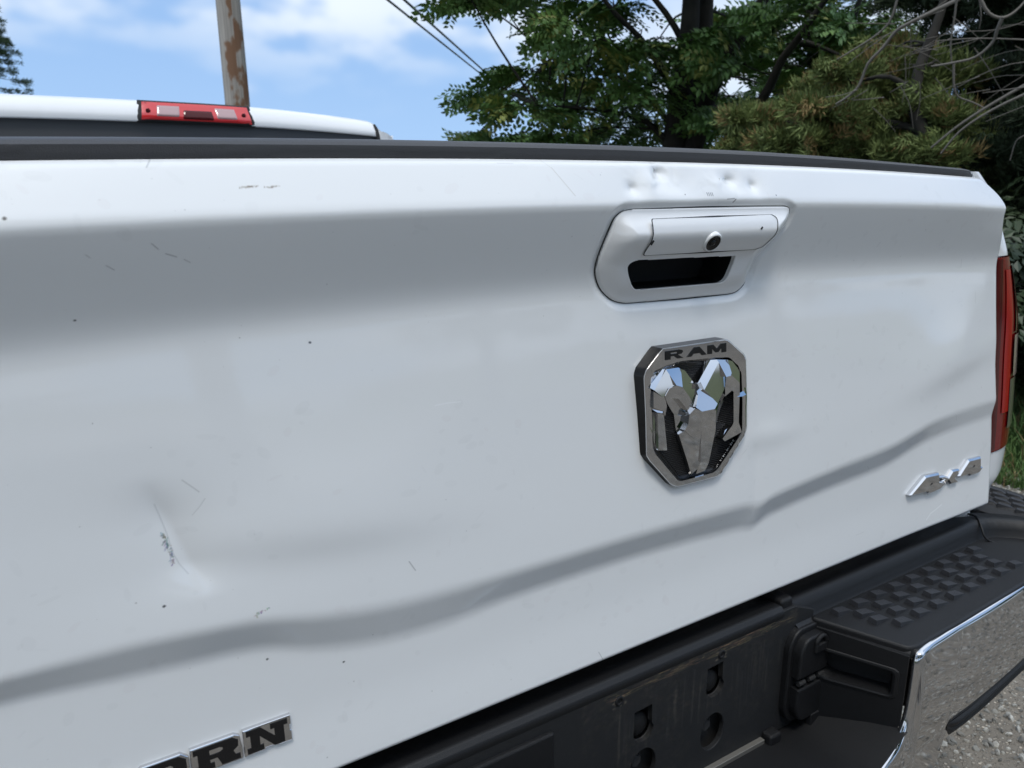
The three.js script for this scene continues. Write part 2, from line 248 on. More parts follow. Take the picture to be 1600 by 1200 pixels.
const handleDist = (x, y) => { if (x < -.2 || x > .22 || y > .01 || y < -.17) return 1; if (inside(hOuter, x, y)) return 0; let m = 1; for (const p of hOuter) { const q = Math.hypot(p[0] - x, p[1] - y); if (q < m) m = q; } return m; };
function zGate(x, y) {
  const a = ((x - XC) / .75) ** 2, yl = yLip(x);
  let d = y > yl - .14 ? curveAt(lipProfile, y - yl) * (y < yl ? 1 : 1) : 0;
  // main panel swells out towards the lower crease, then steps in
  const bt = curveAt(bandTop, x), bh = curveAt(bandH, x), amp = .0150 * (1 - .45 * sm(.5, .72, x)) * (1 - .18 * sm(-.6, -.78, x));
  const swell = sm(-.02, 1, (yl - .07 - y) / (yl - .07 - bt)) ;
  const lin01 = Math.min(1, Math.max(0, (yl - .10 - y) / (yl - .10 - bt)));
  const inStep = (bt - y) / bh;                                     // 0 at the crest, 1 at the foot
  const soft = .24;
  const up = y > bt ? lin01 * .75 + .25 * swell : 1;
  const step = inStep < -soft ? 0 : inStep > 1 + soft ? 1 : (() => { const t = (inStep + soft) / (1 + 2 * soft); return t < .3 ? t * t / .42 : t > .7 ? 1 - (1 - t) ** 2 / .42 : .2143 + (t - .3) * 1.4286; })();
  d += amp * (.68 * up - step);
  d += .0035 * sm(-.50, -.60, y);
  { const hd = handleDist(x, y); if (hd < .011) d -= .0035 * sm(.011, .002, hd); }   // stamped recess round the handle
  // dents
  const C = (cx, cy, rx, ry) => Math.exp(-1.7 * (Math.sqrt(((x - cx) / rx) ** 2 + ((y - cy) / ry) ** 2 + .06) - .245));
  const G = (cx, cy, rx, ry) => Math.exp(-(((x - cx) / rx) ** 2) - (((y - cy) / ry) ** 2));
  d += .0075 * Math.exp(-(((x - .64) / .14) ** 2)) * (1 / (1 + Math.exp(-(y + .318 - (x - .6) * .16) / .011)) - 1 / (1 + Math.exp(-(y + .25) / .03)));
  d -= .0020 * Math.exp(-Math.sqrt((x - .114 - (y + .39) * .06) ** 2 + 1.6e-5) / .016) * sm(-.32, -.37, y) * sm(-.47, -.425, y);
  d += .0018 * G(.15, -.335, .05, .018);
  { const cx = -.645 + (y + .29) * -.35, s = x - cx; d -= .0052 * Math.exp(-Math.sqrt(s * s + 4e-6) / .020) * sm(-.235, -.285, y) * sm(-.36, -.32, y); d -= .0022 * Math.exp(-((s / .12) ** 2)) * sm(-.2, -.29, y) * sm(-.39, -.32, y); }
  d += .006 * Math.exp(-(((x + .52) / .13) ** 2)) * (1 / (1 + Math.exp(-(y + .338 + (x + .5) * .1) / .010)) - 1 / (1 + Math.exp(-(y + .27) / .03))) * sm(-.66, -.60, x);
  d -= .0062 * C(-.121, .004, .012, .010) + .0085 * C(-.07, .022, .014, .011) + .003 * G(-.045, .012, .03, .018) + .0078 * C(.045, .014, .019, .010) + .0060 * C(.085, .008, .013, .010) - .002 * G(.02, .008, .03, .012) - .002 * G(-.095, .012, .01, .014);
  if (x > -.16 && x < .13 && y > -.005) d -= .0075 * sm(-.15, -.08, x) * sm(.12, .05, x) * sm(-.004, .012, y) * Math.max(0, fbm(x * 34 + 5, y * 46, 11, 3) - .40);
  d += .0006 * (fbm(x * 7, y * 9, 3, 3) - .44) + .0012 * (noise(x * 3.1, y * 4, 9) - .5) * sm(.0, -.1, y);
  d -= .006 * sm(.6, .83, x) * sm(-.08, -.02, y);
  return -y * TT + d;
}
const gateRight = [[-.60, .797], [-.586, .800], [-.5, .806], [-.40, .799], [-.30, .787], [-.2, .782], [-.113, .776], [-.09, .768], [-.03, .735], [-.005, .729], [.008, .720], [.02, .704], [.03, .688], [.05, .66]];
// paint with its chips, scratches and scuffs
const GU = [-.86, 1.72], GV = [-.62, .70];
const gateUV = (p) => [(p[0] - GU[0]) / GU[1], (p[1] - GV[0]) / GV[1]];
const paintTone = (k = 1) => `rgb(${PAINT.map((c) => Math.round(255 * (Math.min(1, c * k) <= .0031308 ? c * 12.92 : 1.055 * Math.pow(Math.min(1, c * k), 1 / 2.4) - .055))).join(',')})`;
const gateMap = canvas(2048, 1024, (c, w, h) => {
  c.fillStyle = paintTone(); c.fillRect(0, 0, w, h);
  const R = rng(77), at = (px, py, dz = 0) => { const p = U(px, py, dz), q = gateUV([p[0], p[1]]); return [q[0] * w, (1 - q[1]) * h]; };
  const line = (pts, col, lw, dz = 0) => { c.strokeStyle = col; c.lineWidth = lw; c.lineCap = 'round'; c.beginPath(); pts.forEach((p, i) => { const q = at(p[0], p[1], dz); i ? c.lineTo(...q) : c.moveTo(...q); }); c.stroke(); };
  const speck = (px, py, r, col, dz = 0) => { const q = at(px, py, dz); c.fillStyle = col; c.beginPath(); c.ellipse(q[0], q[1], r, r * (.6 + .6 * R()), R() * 3, 0, 7); c.fill(); };
  // faint road film in patches with ragged edges
  for (let i = 0; i < 1500; i++) { const x = R() * w, y = R() * h, k = fbm(x / 160, y / 120, 2); if (k < .48) continue; c.fillStyle = `rgba(120,122,120,${.012 + .02 * R()})`; c.beginPath(); c.ellipse(x, y, 2 + 10 * R(), 1 + 6 * R(), R() * 3, 0, 7); c.fill(); }
  for (let i = 0; i < 300; i++) { const x = R() * w, y = R() * h, r = .3 + .5 * R() ** 4; c.fillStyle = `rgba(70,70,72,${.2 + .4 * R()})`; c.beginPath(); c.arc(x, y, r, 0, 7); c.fill(); }
  for (let i = 0; i < 16; i++) { const x = R() * w, y = R() * h, a = R() * 6.3, l = 6 + 26 * R(); c.strokeStyle = `rgba(120,122,124,${.15 + .25 * R()})`; c.lineWidth = .6 + .5 * R(); c.beginPath(); c.moveTo(x, y); c.quadraticCurveTo(x + Math.cos(a) * l * .5 + 2 * R(), y + Math.sin(a) * l * .5, x + Math.cos(a) * l, y + Math.sin(a) * l); c.stroke(); }
  const flakes = (path, n, spread, len, dz = 0) => { for (let i = 0; i < n; i++) { const t = R() * (path.length - 1), k = Math.min(path.length - 2, Math.floor(t)), f = t - k, px = lerp(path[k][0], path[k + 1][0], f) + (R() - .5) * spread, py = lerp(path[k][1], path[k + 1][1], f) + (R() - .5) * spread; line([[px, py], [px + (R() - .5) * len, py + R() * len]], `rgba(${85 + 60 * R() | 0},${87 + 60 * R() | 0},${91 + 60 * R() | 0},${.4 + .4 * R()})`, .6 + .8 * R(), dz); } };
  line([[243, 792], [252, 812], [262, 836], [272, 868], [282, 885], [296, 900]], 'rgba(140,142,146,.4)', .8, .008);
  flakes([[257, 838], [262, 850], [268, 864], [276, 882]], 46, 9, 6, .008);
  flakes([[400, 962], [410, 958], [422, 950]], 16, 3, 4, .012);
  speck(258, 951, 1.5, '#4a4b4e', .012); speck(116, 499, 1.2, '#44464a'); speck(484, 535, 1.4, '#44464a'); speck(7, 341, 1.8, '#55504a', .026); speck(420, 1034, 1.4, '#44464a'); speck(540, 1038, 1.3, '#44464a');
  for (const [x0, x1, n] of [[375, 404, 16], [414, 438, 9]]) for (let k = 0; k < n; k++) { const x = lerp(x0, x1, R()); line([[x, 292.5 - (x - x0) * .08 + 2 * R()], [x + 4 * R(), 291.5 - (x - x0) * .08 + 2 * R()]], `rgba(105,92,78,${.3 + .4 * R()})`, .7 + .6 * R(), .03); } line([[240, 241], [228, 262]], 'rgba(130,132,134,.6)', .9, .015);
  line([[232, 379], [243, 388]], 'rgba(80,80,84,.6)', .8, .014); line([[255, 395], [272, 400]], 'rgba(80,80,84,.6)', .8, .014); line([[284, 404], [294, 409]], 'rgba(80,80,84,.5)', .7, .014); line([[163, 413], [176, 420]], 'rgba(90,90,94,.5)', .9, .01); line([[131, 396], [138, 401]], 'rgba(90,90,94,.5)', .7, .012);
  line([[682, 635], [700, 631], [722, 629]], 'rgba(246,248,250,.8)', 1.4, .007); line([[640, 878], [650, 892]], 'rgba(110,112,116,.7)', .9, .01);
  line([[1449, 813], [1456, 803], [1465, 796], [1473, 789]], 'rgba(250,252,253,.95)', 3, .0); line([[937, 1020], [946, 1036]], 'rgba(110,112,116,.6)', .8, 0);
  // knocks and filler on the top lip
  flakes([[1024, 246], [1040, 247]], 26, 3, 3, .012); flakes([[1022, 260], [1024, 268]], 12, 3, 4, .016); flakes([[1118, 278], [1134, 280]], 9, 3, 3, .018);
  for (let k = 0; k < 4; k++) line([[1099 + k * 2.6, 301], [1099.3 + k * 2.6, 306]], 'rgba(40,40,44,.85)', .9, .026);
  speck(1206, 305, 1.2, '#3c3c40', .026); speck(1066, 304, 1.2, '#55565a', .026); line([[1128, 311], [1140, 310]], 'rgba(70,66,62,.6)', 1.1, .026); line([[1138, 316], [1142, 311]], 'rgba(40,40,44,.8)', 1.2, .026);
  line([[863, 262], [880, 292], [888, 306]], 'rgba(150,140,125,.35)', 1.1, .02); line([[850, 250], [862, 262]], 'rgba(150,140,125,.3)', .8, .02);
});
M.gate = new THREE.MeshPhysicalMaterial({ name: 'scratched_white_paint', map: gateMap, roughness: .42, clearcoat: 1, clearcoatRoughness: .05, side: THREE.DoubleSide });

const EM = TT - Math.tan(THREE.MathUtils.degToRad(3.5));      // the emblem stands a little steeper than the panel
const eCut = [[300, 178], [700, 120], [820, 220], [830, 690], [650, 980], [385, 1046], [205, 870], [180, 330]].map(([u, v]) => U(960 + u / 4, 500 + v / 4, .018)).map(([x, y], i, a) => { const c = [0, 1].map((k) => a.reduce((t, p) => t + p[k], 0) / a.length); return [c[0] + (x - c[0]) * .965, c[1] + (y - c[1]) * .965]; });
const tailgate = (() => {
  const NX = 620, NY = 360, x0 = -.84;
  const front = grid(NX, NY, (u, v) => {
    const t0 = v, y0 = lerp(-.587, .0355, t0), xr = curveAt(gateRight, y0), w = xr - x0;
    let s = u * w, x = x0 + s; const edge = .014, over = s - (w - edge);
    const y = y0 - .014 * (Math.min(1.2, ((x - XC) / .75) ** 2)) * sm(-.15, 0, y0) ;
    let z = zGate(Math.min(x, xr), y);
    if (over > 0) { const a = over / edge; z -= edge * (1 - Math.sqrt(Math.max(0, 1 - a * a))); }
    if (v < .012) z -= .006 * (1 - v / .012) ** 2;
    return [x, y, z];
  }, { uv: gateUV, skip: (i, j, P, q) => q.every((k) => inside(hCut, P[k * 3], P[k * 3 + 1])) || q.some((k) => inside(eCut, P[k * 3], P[k * 3 + 1])) });
  const P = front.attributes.position, at = (i, j) => { const k = j * (NX + 1) + i; return [P.getX(k), P.getY(k), P.getZ(k)]; };
  const side = loft([Array.from({ length: NY + 1 }, (_, j) => at(NX, j)), Array.from({ length: NY + 1 }, (_, j) => { const p = at(NX, j); return [p[0] - .002, p[1], p[2] - .05]; })], false); side.computeVertexNormals();
  const bottom = loft([Array.from({ length: NX + 1 }, (_, i) => at(i, 0)), Array.from({ length: NX + 1 }, (_, i) => { const p = at(i, 0); return [p[0], p[1] + .004, p[2] - .055]; })], false); bottom.computeVertexNormals();
  const top = loft([Array.from({ length: NX + 1 }, (_, i) => at(i, NY)), Array.from({ length: NX + 1 }, (_, i) => { const p = at(i, NY); return [p[0], p[1] + .001, p[2] - .05]; })], false); top.computeVertexNormals();
  const back = box(x0, .70, -.58, .03, -.075, -.04);
  for (const g of [side, bottom, top, back]) { const p = g.attributes.position, uv = g.attributes.uv; for (let i = 0; i < p.count; i++) uv.setXY(i, ...gateUV([p.getX(i), p.getY(i)])); }
  const o = mesh('tailgate', merged([front, side, bottom, top]), M.gate, truck, true);
  mesh('inner_panel', back, M.paint, o);
  o.userData.label = 'dented and scratched white tailgate panel';
  return o;
})();
{ // black cap along the top of the tailgate, a dark gap under its front edge
  const prof = [[-.004, -.006], [.0022, -.0035], [.0034, .002], [.0028, .0075], [-.0005, .0105], [-.007, .0125], [-.03, .0148], [-.06, .0140], [-.064, 0], [-.06, -.016], [-.01, -.016]];
  const rings = []; for (let k = 0; k <= 90; k++) { const x = lerp(-.84, .682, k / 90), e = sm(.682, .640, x), a = ((x - XC) / .75) ** 2, yt = .0355 - .014 * a + .0045, z = zGate(x, .0355 - .014 * a) ; rings.push(prof.map(([dz, dy]) => [x, yt + (dy > 0 ? dy * (.3 + .7 * e) * (1 - .25 * sm(.1, .6, x)) : dy), z + dz - .004 - .014 * (1 - e)])); }
  mesh('tailgate_cap', crease(loft(rings), 35), M.capPlastic, truck, true).userData.label = 'black plastic cap along the tailgate top';
}

// ---------------------------------------------------------------- tailgate handle
{
  const zf = (y) => -y * TT + curveAt([[-.15, .002], [-.136, .0035], [-.122, .0075], [-.112, .011], [-.098, .0150], [-.085, .0195], [-.078, .0235], [-.066, .0325], [-.056, .0400], [-.050, .0428], [-.045, .0434], [-.036, .0415], [-.026, .0365], [-.016, .0295]], y);
  const N = 160;
  // start both loops at the same side
  const rot = (a) => { let b = 0, m = -1e9; a.forEach((p, i) => { const q = -p[0] + p[1] * .6; if (q > m) { m = q; b = i; } }); return a.slice(b).concat(a.slice(0, b)); };
  const A = rot(hOuter), B = rot(hHole);
  const skin = (x, y) => zGate(x, Math.min(y, -.02));
  const rim = resample(hOuter, 420), edge = (x, y) => { let m = 1; for (const p of rim) { const q = (p[0] - x) ** 2 + (p[1] - y) ** 2; if (q < m) m = q; } return Math.sqrt(m); };
  const face = (x, y) => { const t = edge(x, y), r = .16 * sm(0, .0025, t) + .84 * Math.sin(Math.min(1, t / .030) * Math.PI / 2), b = skin(x, y) + .0012; return lerp(Math.min(b, zf(y)), zf(y), r); };
  const bb = [Math.min(...A.map((p) => p[0])), Math.max(...A.map((p) => p[0])), Math.min(...A.map((p) => p[1])), Math.max(...A.map((p) => p[1]))];
  const g0 = grid(400, 160, (u, v) => { const x = lerp(bb[0], bb[1], u), y = lerp(bb[2], bb[3], v); return [x, y, inside(hOuter, x, y) ? face(x, y) : skin(x, y) + .001]; }, { skip: (i, j, P, q) => { const n = q.filter((k) => inside(hOuter, P[k * 3], P[k * 3 + 1])).length, m = q.filter((k) => inside(hHole, P[k * 3], P[k * 3 + 1])).length; return n < 3 || m > 2; } });
  const lipIn = loft([[.9, -.0002], [.55, .0005], [0, .0003], [-.12, -.001], [-.15, -.006]].map(([o, d]) => { const c = [0, 1].map((q) => B.reduce((u, p) => u + p[q], 0) / N); return B.map((p) => { const l = Math.hypot(p[0] - c[0], p[1] - c[1]), x = p[0] + (p[0] - c[0]) / l * o * .0035, y = p[1] + (p[1] - c[1]) / l * o * .0035; return [x, y, face(x, y) + d]; }); }), true, false); lipIn.computeVertexNormals();
  const lipOut = loft([[0, -.008], [0, .0002], [-.0008, .0006]].map(([o, d]) => rot(hOuter).map((p) => [p[0], p[1] + (o ? 0 : 0), skin(p[0], p[1]) + d])), true, false); lipOut.computeVertexNormals();
  const sk = [0, .0014].map((e) => { const c = [0, 1].map((q) => A.reduce((u, p) => u + p[q], 0) / N); return A.map((p) => { const l = Math.hypot(p[0] - c[0], p[1] - c[1]), x = p[0] + (p[0] - c[0]) / l * e, y = p[1] + (p[1] - c[1]) / l * e; return [x, y, skin(x, y) + .0009]; }); }), sg = loft(sk, true, false); sg.computeVertexNormals();
  const hb = mesh('tailgate_handle', merged([g0, lipIn, lipOut]), M.paint, truck, true); hb.userData.label = 'white tailgate pull handle bezel';
  mesh('handle_gasket', sg, M.plastic, hb);
  const hc = [0, 1].map((k) => B.reduce((s, p) => s + p[k], 0) / N), pocket = [B.map((p) => [p[0], p[1], zf(p[1]) - .006]), B.map((p) => [p[0], p[1] + .003, zf(p[1]) - .05])];
  const pg = loft(pocket, true, false); pg.computeVertexNormals();
  mesh('handle_pocket', merged([pg, box(hc[0] - .11, hc[0] + .11, hc[1] - .04, hc[1] + .04, -hc[1] * TT - .045, -hc[1] * TT - .04)]), M.plastic, hb);
  // camera cover panel, a thin gap all round
  const cov = resample(smoothPoly([[1019, 342, .042], [1120, 338, .042], [1208, 335, .042], [1214, 340, .042], [1213, 350, .042], [1204, 368, .036], [1190, 386, .03], [1180, 390, .03], [1090, 395, .028], [1005, 399.5, .028], [1003, 397, .028], [1012, 375, .036], [1018, 355, .042]].map(([a, b, d]) => U(a, b, d)), .003), 240);
  const cc = [0, 1].map((k) => cov.reduce((s, p) => s + p[k], 0) / 240);
  const ins = (p, q) => { const l = Math.hypot(p[0] - cc[0], p[1] - cc[1]); return [p[0] + (cc[0] - p[0]) * Math.min(1, q / l), p[1] + (cc[1] - p[1]) * Math.min(1, q / l)]; };
  const cb = [Math.min(...cov.map((p) => p[0])), Math.max(...cov.map((p) => p[0])), Math.min(...cov.map((p) => p[1])), Math.max(...cov.map((p) => p[1]))];
  const cvr = grid(330, 90, (u, v) => { const x = lerp(cb[0], cb[1], u), y = lerp(cb[2], cb[3], v); return [x, y, zf(y) + .0015]; }, { skip: (i, j, P, q) => q.filter((k) => inside(cov, P[k * 3], P[k * 3 + 1])).length < 3 });
  mesh('camera_cover', cvr, M.paint, hb);
  // gap: a dark gasket just outside the cover edge
  const gk = [0, 1].map((e) => cov.map((p) => { const q = ins(p, e ? .0008 : -.0008); return [...q, zf(q[1]) + .0019]; })); const gg = loft(gk, true, false); gg.computeVertexNormals(); mesh('cover_seam', gg, M.plastic, hb);
  // camera eye
  const e = U(1111, 378, .038), ez = zf(e[1]) + .002, dir = new THREE.Vector3(-.06, -.5, .86).normalize(), q = new THREE.Quaternion().setFromUnitVectors(new THREE.Vector3(0, 1, 0), dir);
  const eye = (prof) => { const l = new THREE.LatheGeometry(prof.map((p) => new THREE.Vector2(...p)), 32); l.applyQuaternion(q); l.translate(e[0], e[1], ez); return l; };
  mesh('camera_housing', eye([[.0135, -.010], [.0135, -.001], [.0130, .0022], [.0115, .0034], [.0105, .0030]]), M.paint, hb);
  mesh('camera_bezel', eye([[.0105, .0030], [.0096, .0034], [.0085, .0024], [.0068, .0022], [.0062, .0030], [.0055, .0022], [.004, .0018]]), M.gloss, hb);
  mesh('camera_lens', eye([[.0042, .0016], [.0036, .0030], [.002, .0040], [0, .0043]]), M.gloss, hb);
  for (const [a, b, l] of [[1014, 379, .006], [1181, 356, .0035]]) { const p = U(a, b, .036), k = zf(p[1]) + .0024; const s = box(-.0012, .0012, -l / 2, l / 2, -.0004, .0004); s.rotateZ(-.5); s.rotateX(.25); s.translate(p[0], p[1], k); mesh('paint_chip', s, M.plastic, hb); }
}

// ---------------------------------------------------------------- shield emblem on the tailgate
{
  const eb = (y, d) => -y * TT + (y + .29) * EM + d, zb = (x, y) => zGate(.0, y) - .0005;
  const E = (u, v, d) => { const px = 960 + u / 4, py = 500 + v / 4, base = .0055; let o = base + d, p; for (let k = 0; k < 3; k++) { p = U(px, py, o); o = base + d + (p[1] + .29) * EM; } return [p[0], p[1], -p[1] * TT + o]; };
  const outer = [[300, 178], [690, 120], [712, 123], [812, 212], [824, 236], [830, 480], [829, 680], [815, 722], [668, 962], [642, 983], [425, 1040], [385, 1046], [350, 1032], [218, 884], [196, 850], [190, 600], [180, 355], [194, 312], [282, 196]];
  const inner = [[258, 322], [330, 288], [410, 264], [640, 238], [715, 238], [770, 288], [790, 335], [795, 500], [793, 700], [640, 932], [612, 950], [415, 1003], [395, 995], [262, 835], [245, 795], [236, 560], [230, 370]];
  const emblem = thing('x', '', ''); scene.remove(emblem); used.x = undefined; emblem.name = 'emblem'; truck.add(emblem); emblem.position.y = H; emblem.userData = { label: 'chrome shield emblem with ram head' };
  const N = 140, O = resample(outer, N), I0 = resample(inner, N);
  const al = (a) => { let b = 0, m = -1e9; a.forEach((p, i) => { const q = -p[0] - p[1] * .9; if (q > m) { m = q; b = i; } }); return a.slice(b).concat(a.slice(0, b)); };
  const A = al(O), B = al(I0), C = [505, 590];
  const tow = (p, k) => { const l = Math.hypot(p[0] - C[0], p[1] - C[1]); return [p[0] + (C[0] - p[0]) * k / l, p[1] + (C[1] - p[1]) * k / l]; };
  const R = [];
  const skinRing = A.map((p) => { const f = E(...p, .013); return [f[0] * 1.0 + (f[0] > XC ? .0015 : -.0015), f[1], zb(f[0], f[1]) - .002]; });
  const wall = loft([skinRing, A.map((p) => E(...p, .0090)), A.map((p) => E(...tow(p, 6), .0092))], true, false); mesh('emblem_base', crease(wall, 28), M.gloss, emblem); R.push(A.map((p) => E(...p, .0088))); R.push(A.map((p) => E(...tow(p, 3), .0117))); R.push(A.map((p) => E(...tow(p, 8), .013)));
  R.push(B.map((p) => E(...tow(p, -6), .013))); R.push(B.map((p) => E(...p, .0115))); R.push(B.map((p) => E(...tow(p, 12), .0045))); R.push(B.map((p) => E(...tow(p, 14), .002)));
  const frameShape = mesh('emblem_frame', crease(loft(R, true, false), 28), M.chrome, emblem);
  // ribbed black field
  const f0 = B.map((p) => E(...tow(p, 10), .003)); mesh('emblem_field', prism(f0, (x, y) => eb(y, -.002)), M.gloss, emblem);
  const ribs = []; const poly = B.map((p) => { const q = E(...tow(p, 24), .003); return [q[0], q[1]]; });
  const ys = poly.map((p) => p[1]), yA = Math.min(...ys), yB = Math.max(...ys);
  for (let y = yA + .002; y < yB; y += .0026) { const xs = []; for (let i = 0; i < N; i++) { const a = poly[i], b = poly[(i + 1) % N]; if ((a[1] > y) !== (b[1] > y)) xs.push(lerp(a[0], b[0], (y - a[1]) / (b[1] - a[1]))); } if (xs.length < 2) continue; const x0 = Math.min(...xs), x1 = Math.max(...xs); const g = new THREE.CylinderGeometry(.0008, .0008, x1 - x0, 5, 1); g.rotateZ(Math.PI / 2); g.translate((x0 + x1) / 2, y, eb(y, .0087)); ribs.push(g); }
  const rb = mesh('field_ribs', merged(ribs), M.plastic, emblem); rb.userData.kind = 'stuff';
  // lettering: three sunk letters
  const flat = (pts, d = .0132) => prism(pts.map((p) => E(...p, d)), (x, y) => eb(y, .015));
  const Lq = (u0, v0, u1, v1, w) => (s, t) => [lerp(u0, u1, s) , lerp(v0, v1, s) + lerp(0, w, t)];
  const letter = (name, q, polys) => mesh('letter_' + name, merged(polys.map((pl) => flat(pl.map(([s, t]) => q(s, t)), .0136))), M.gloss, emblem);
  letter('r', Lq(318, 196, 432, 180, 56), [[[0, 0], [.78, 0], [.95, .12], [.98, .32], [.88, .52], [.64, .56], [.64, .42], [.68, .34], [.64, .24], [.3, .24], [.3, 1], [0, 1]], [[.3, .40], [.64, .40], [.72, .58], [1, 1], [.68, 1], [.48, .66], [.3, .66]]]);
  letter('a', Lq(452, 177, 578, 160, 56), [[[.36, 0], [.64, 0], [1, 1], [.76, 1], [.66, .72], [.34, .72], [.24, 1], [0, 1]]]);
  letter('m', Lq(584, 159, 700, 143, 56), [[[.0, 0], [.3, 0], [.5, .5], [.7, 0], [1, 0], [1, 1], [.76, 1], [.76, .42], [.58, .9], [.42, .9], [.24, .42], [.24, 1], [0, 1]]]);
  // ram head: cut facets, each with its own tilt
  const F = [ // outline, depth (mm above the field) at its middle, tilt up, tilt to the side (degrees)
    [[[222, 425], [228, 402], [300, 308], [322, 309], [250, 440]], 13, 21, -8],
    [[[250, 440], [322, 309], [388, 405], [345, 428], [318, 475], [300, 482]], 15, 6, -2],
    [[[322, 309], [400, 297], [416, 308], [427, 420], [388, 408]], 14, 22, 3],
    [[[245, 447], [300, 482], [318, 475], [328, 540], [318, 600], [308, 570], [245, 548]], 15.5, 0, -2],
    [[[318, 475], [345, 428], [388, 408], [427, 420], [470, 480], [505, 558], [470, 590], [440, 540], [400, 492], [350, 487], [330, 520]], 16, -2, 2],
    [[[416, 306], [440, 316], [520, 425], [515, 480], [498, 556], [427, 420]], 12.5, 6, 8],
    [[[216, 545], [245, 549], [308, 568], [300, 582], [268, 578]], 13.5, 24, 0],
    [[[246, 580], [272, 584], [276, 690], [275, 815], [262, 790], [246, 760]], 10, 4, -38],
    [[[272, 584], [308, 580], [330, 815], [275, 815]], 12.5, -2, 3],
    [[[330, 520], [350, 487], [400, 492], [440, 540], [468, 588], [432, 600], [372, 590], [350, 556]], 5.5, -4, -5],
    [[[372, 590], [432, 600], [468, 588], [462, 650], [440, 690], [402, 715], [385, 690]], 7, -2, -8],
    [[[402, 715], [440, 690], [470, 720], [540, 770], [540, 890], [520, 930], [480, 965], [455, 880]], 13, -6, -12],
    [[[500, 398], [540, 390], [563, 436], [645, 522], [628, 556], [548, 572], [510, 547], [522, 470]], 17, 20, 0],
    [[[470, 590], [505, 553], [548, 572], [545, 700], [540, 770], [470, 720], [440, 690], [462, 650]], 18, -3, -5],
    [[[548, 572], [628, 556], [637, 562], [632, 690], [590, 890], [540, 890], [540, 770], [545, 700]], 17.5, -1, 5],
    [[[540, 890], [590, 890], [565, 945], [510, 962], [520, 930]], 10, -10, 4],
    [[[500, 398], [522, 392], [600, 250], [640, 247], [652, 264], [563, 436], [540, 390]], 15, 21, -6],
    [[[563, 436], [652, 264], [700, 352], [692, 420], [645, 522]], 15.5, 6, 2],
    [[[640, 247], [708, 249], [733, 330], [728, 348], [700, 356], [652, 264]], 15, 22, 3],
    [[[708, 249], [738, 258], [783, 318], [783, 392], [733, 345]], 12.5, 6, 8],
    [[[700, 356], [733, 345], [783, 392], [784, 470], [770, 480], [745, 450], [735, 440], [692, 478], [692, 420]], 16, -2, 2],
    [[[770, 480], [784, 455], [806, 444], [824, 466], [800, 478]], 14.5, 24, 0],
    [[[745, 450], [770, 480], [782, 480], [777, 640], [797, 700], [690, 758], [676, 742], [736, 660], [745, 640]], 14.5, -1, 3],
    [[[676, 742], [690, 690], [706, 678], [745, 640], [736, 660]], 11, 22, -8],
    [[[695, 480], [735, 442], [745, 450], [745, 640], [706, 678], [694, 668]], 8, 2, -40],
    [[[628, 556], [645, 522], [692, 420], [692, 478], [660, 560], [637, 640]], 12, -4, 20],
  ];
  const head = merged(F.map(([pl, d, tu, ts]) => {
    const m = E(pl.reduce((a, p) => a + p[0], 0) / pl.length, pl.reduce((a, p) => a + p[1], 0) / pl.length, .002 + d * .00088), up = Math.tan(tu * .01745), sd = Math.tan(ts * .01745);
    return prism(pl.map(([u, v]) => { let p = E(u, v, .002 + d * .00088); for (let k = 0; k < 3; k++) { const off = -(p[1] - m[1]) * up - (p[0] - m[0]) * sd; p = E(u, v, .002 + d * .00088 + Math.max(-.010, Math.min(.011, off))); } return p; }), (x, y) => eb(y, .0055));
  }));
  mesh('ram_head', head, M.chrome, emblem);
}

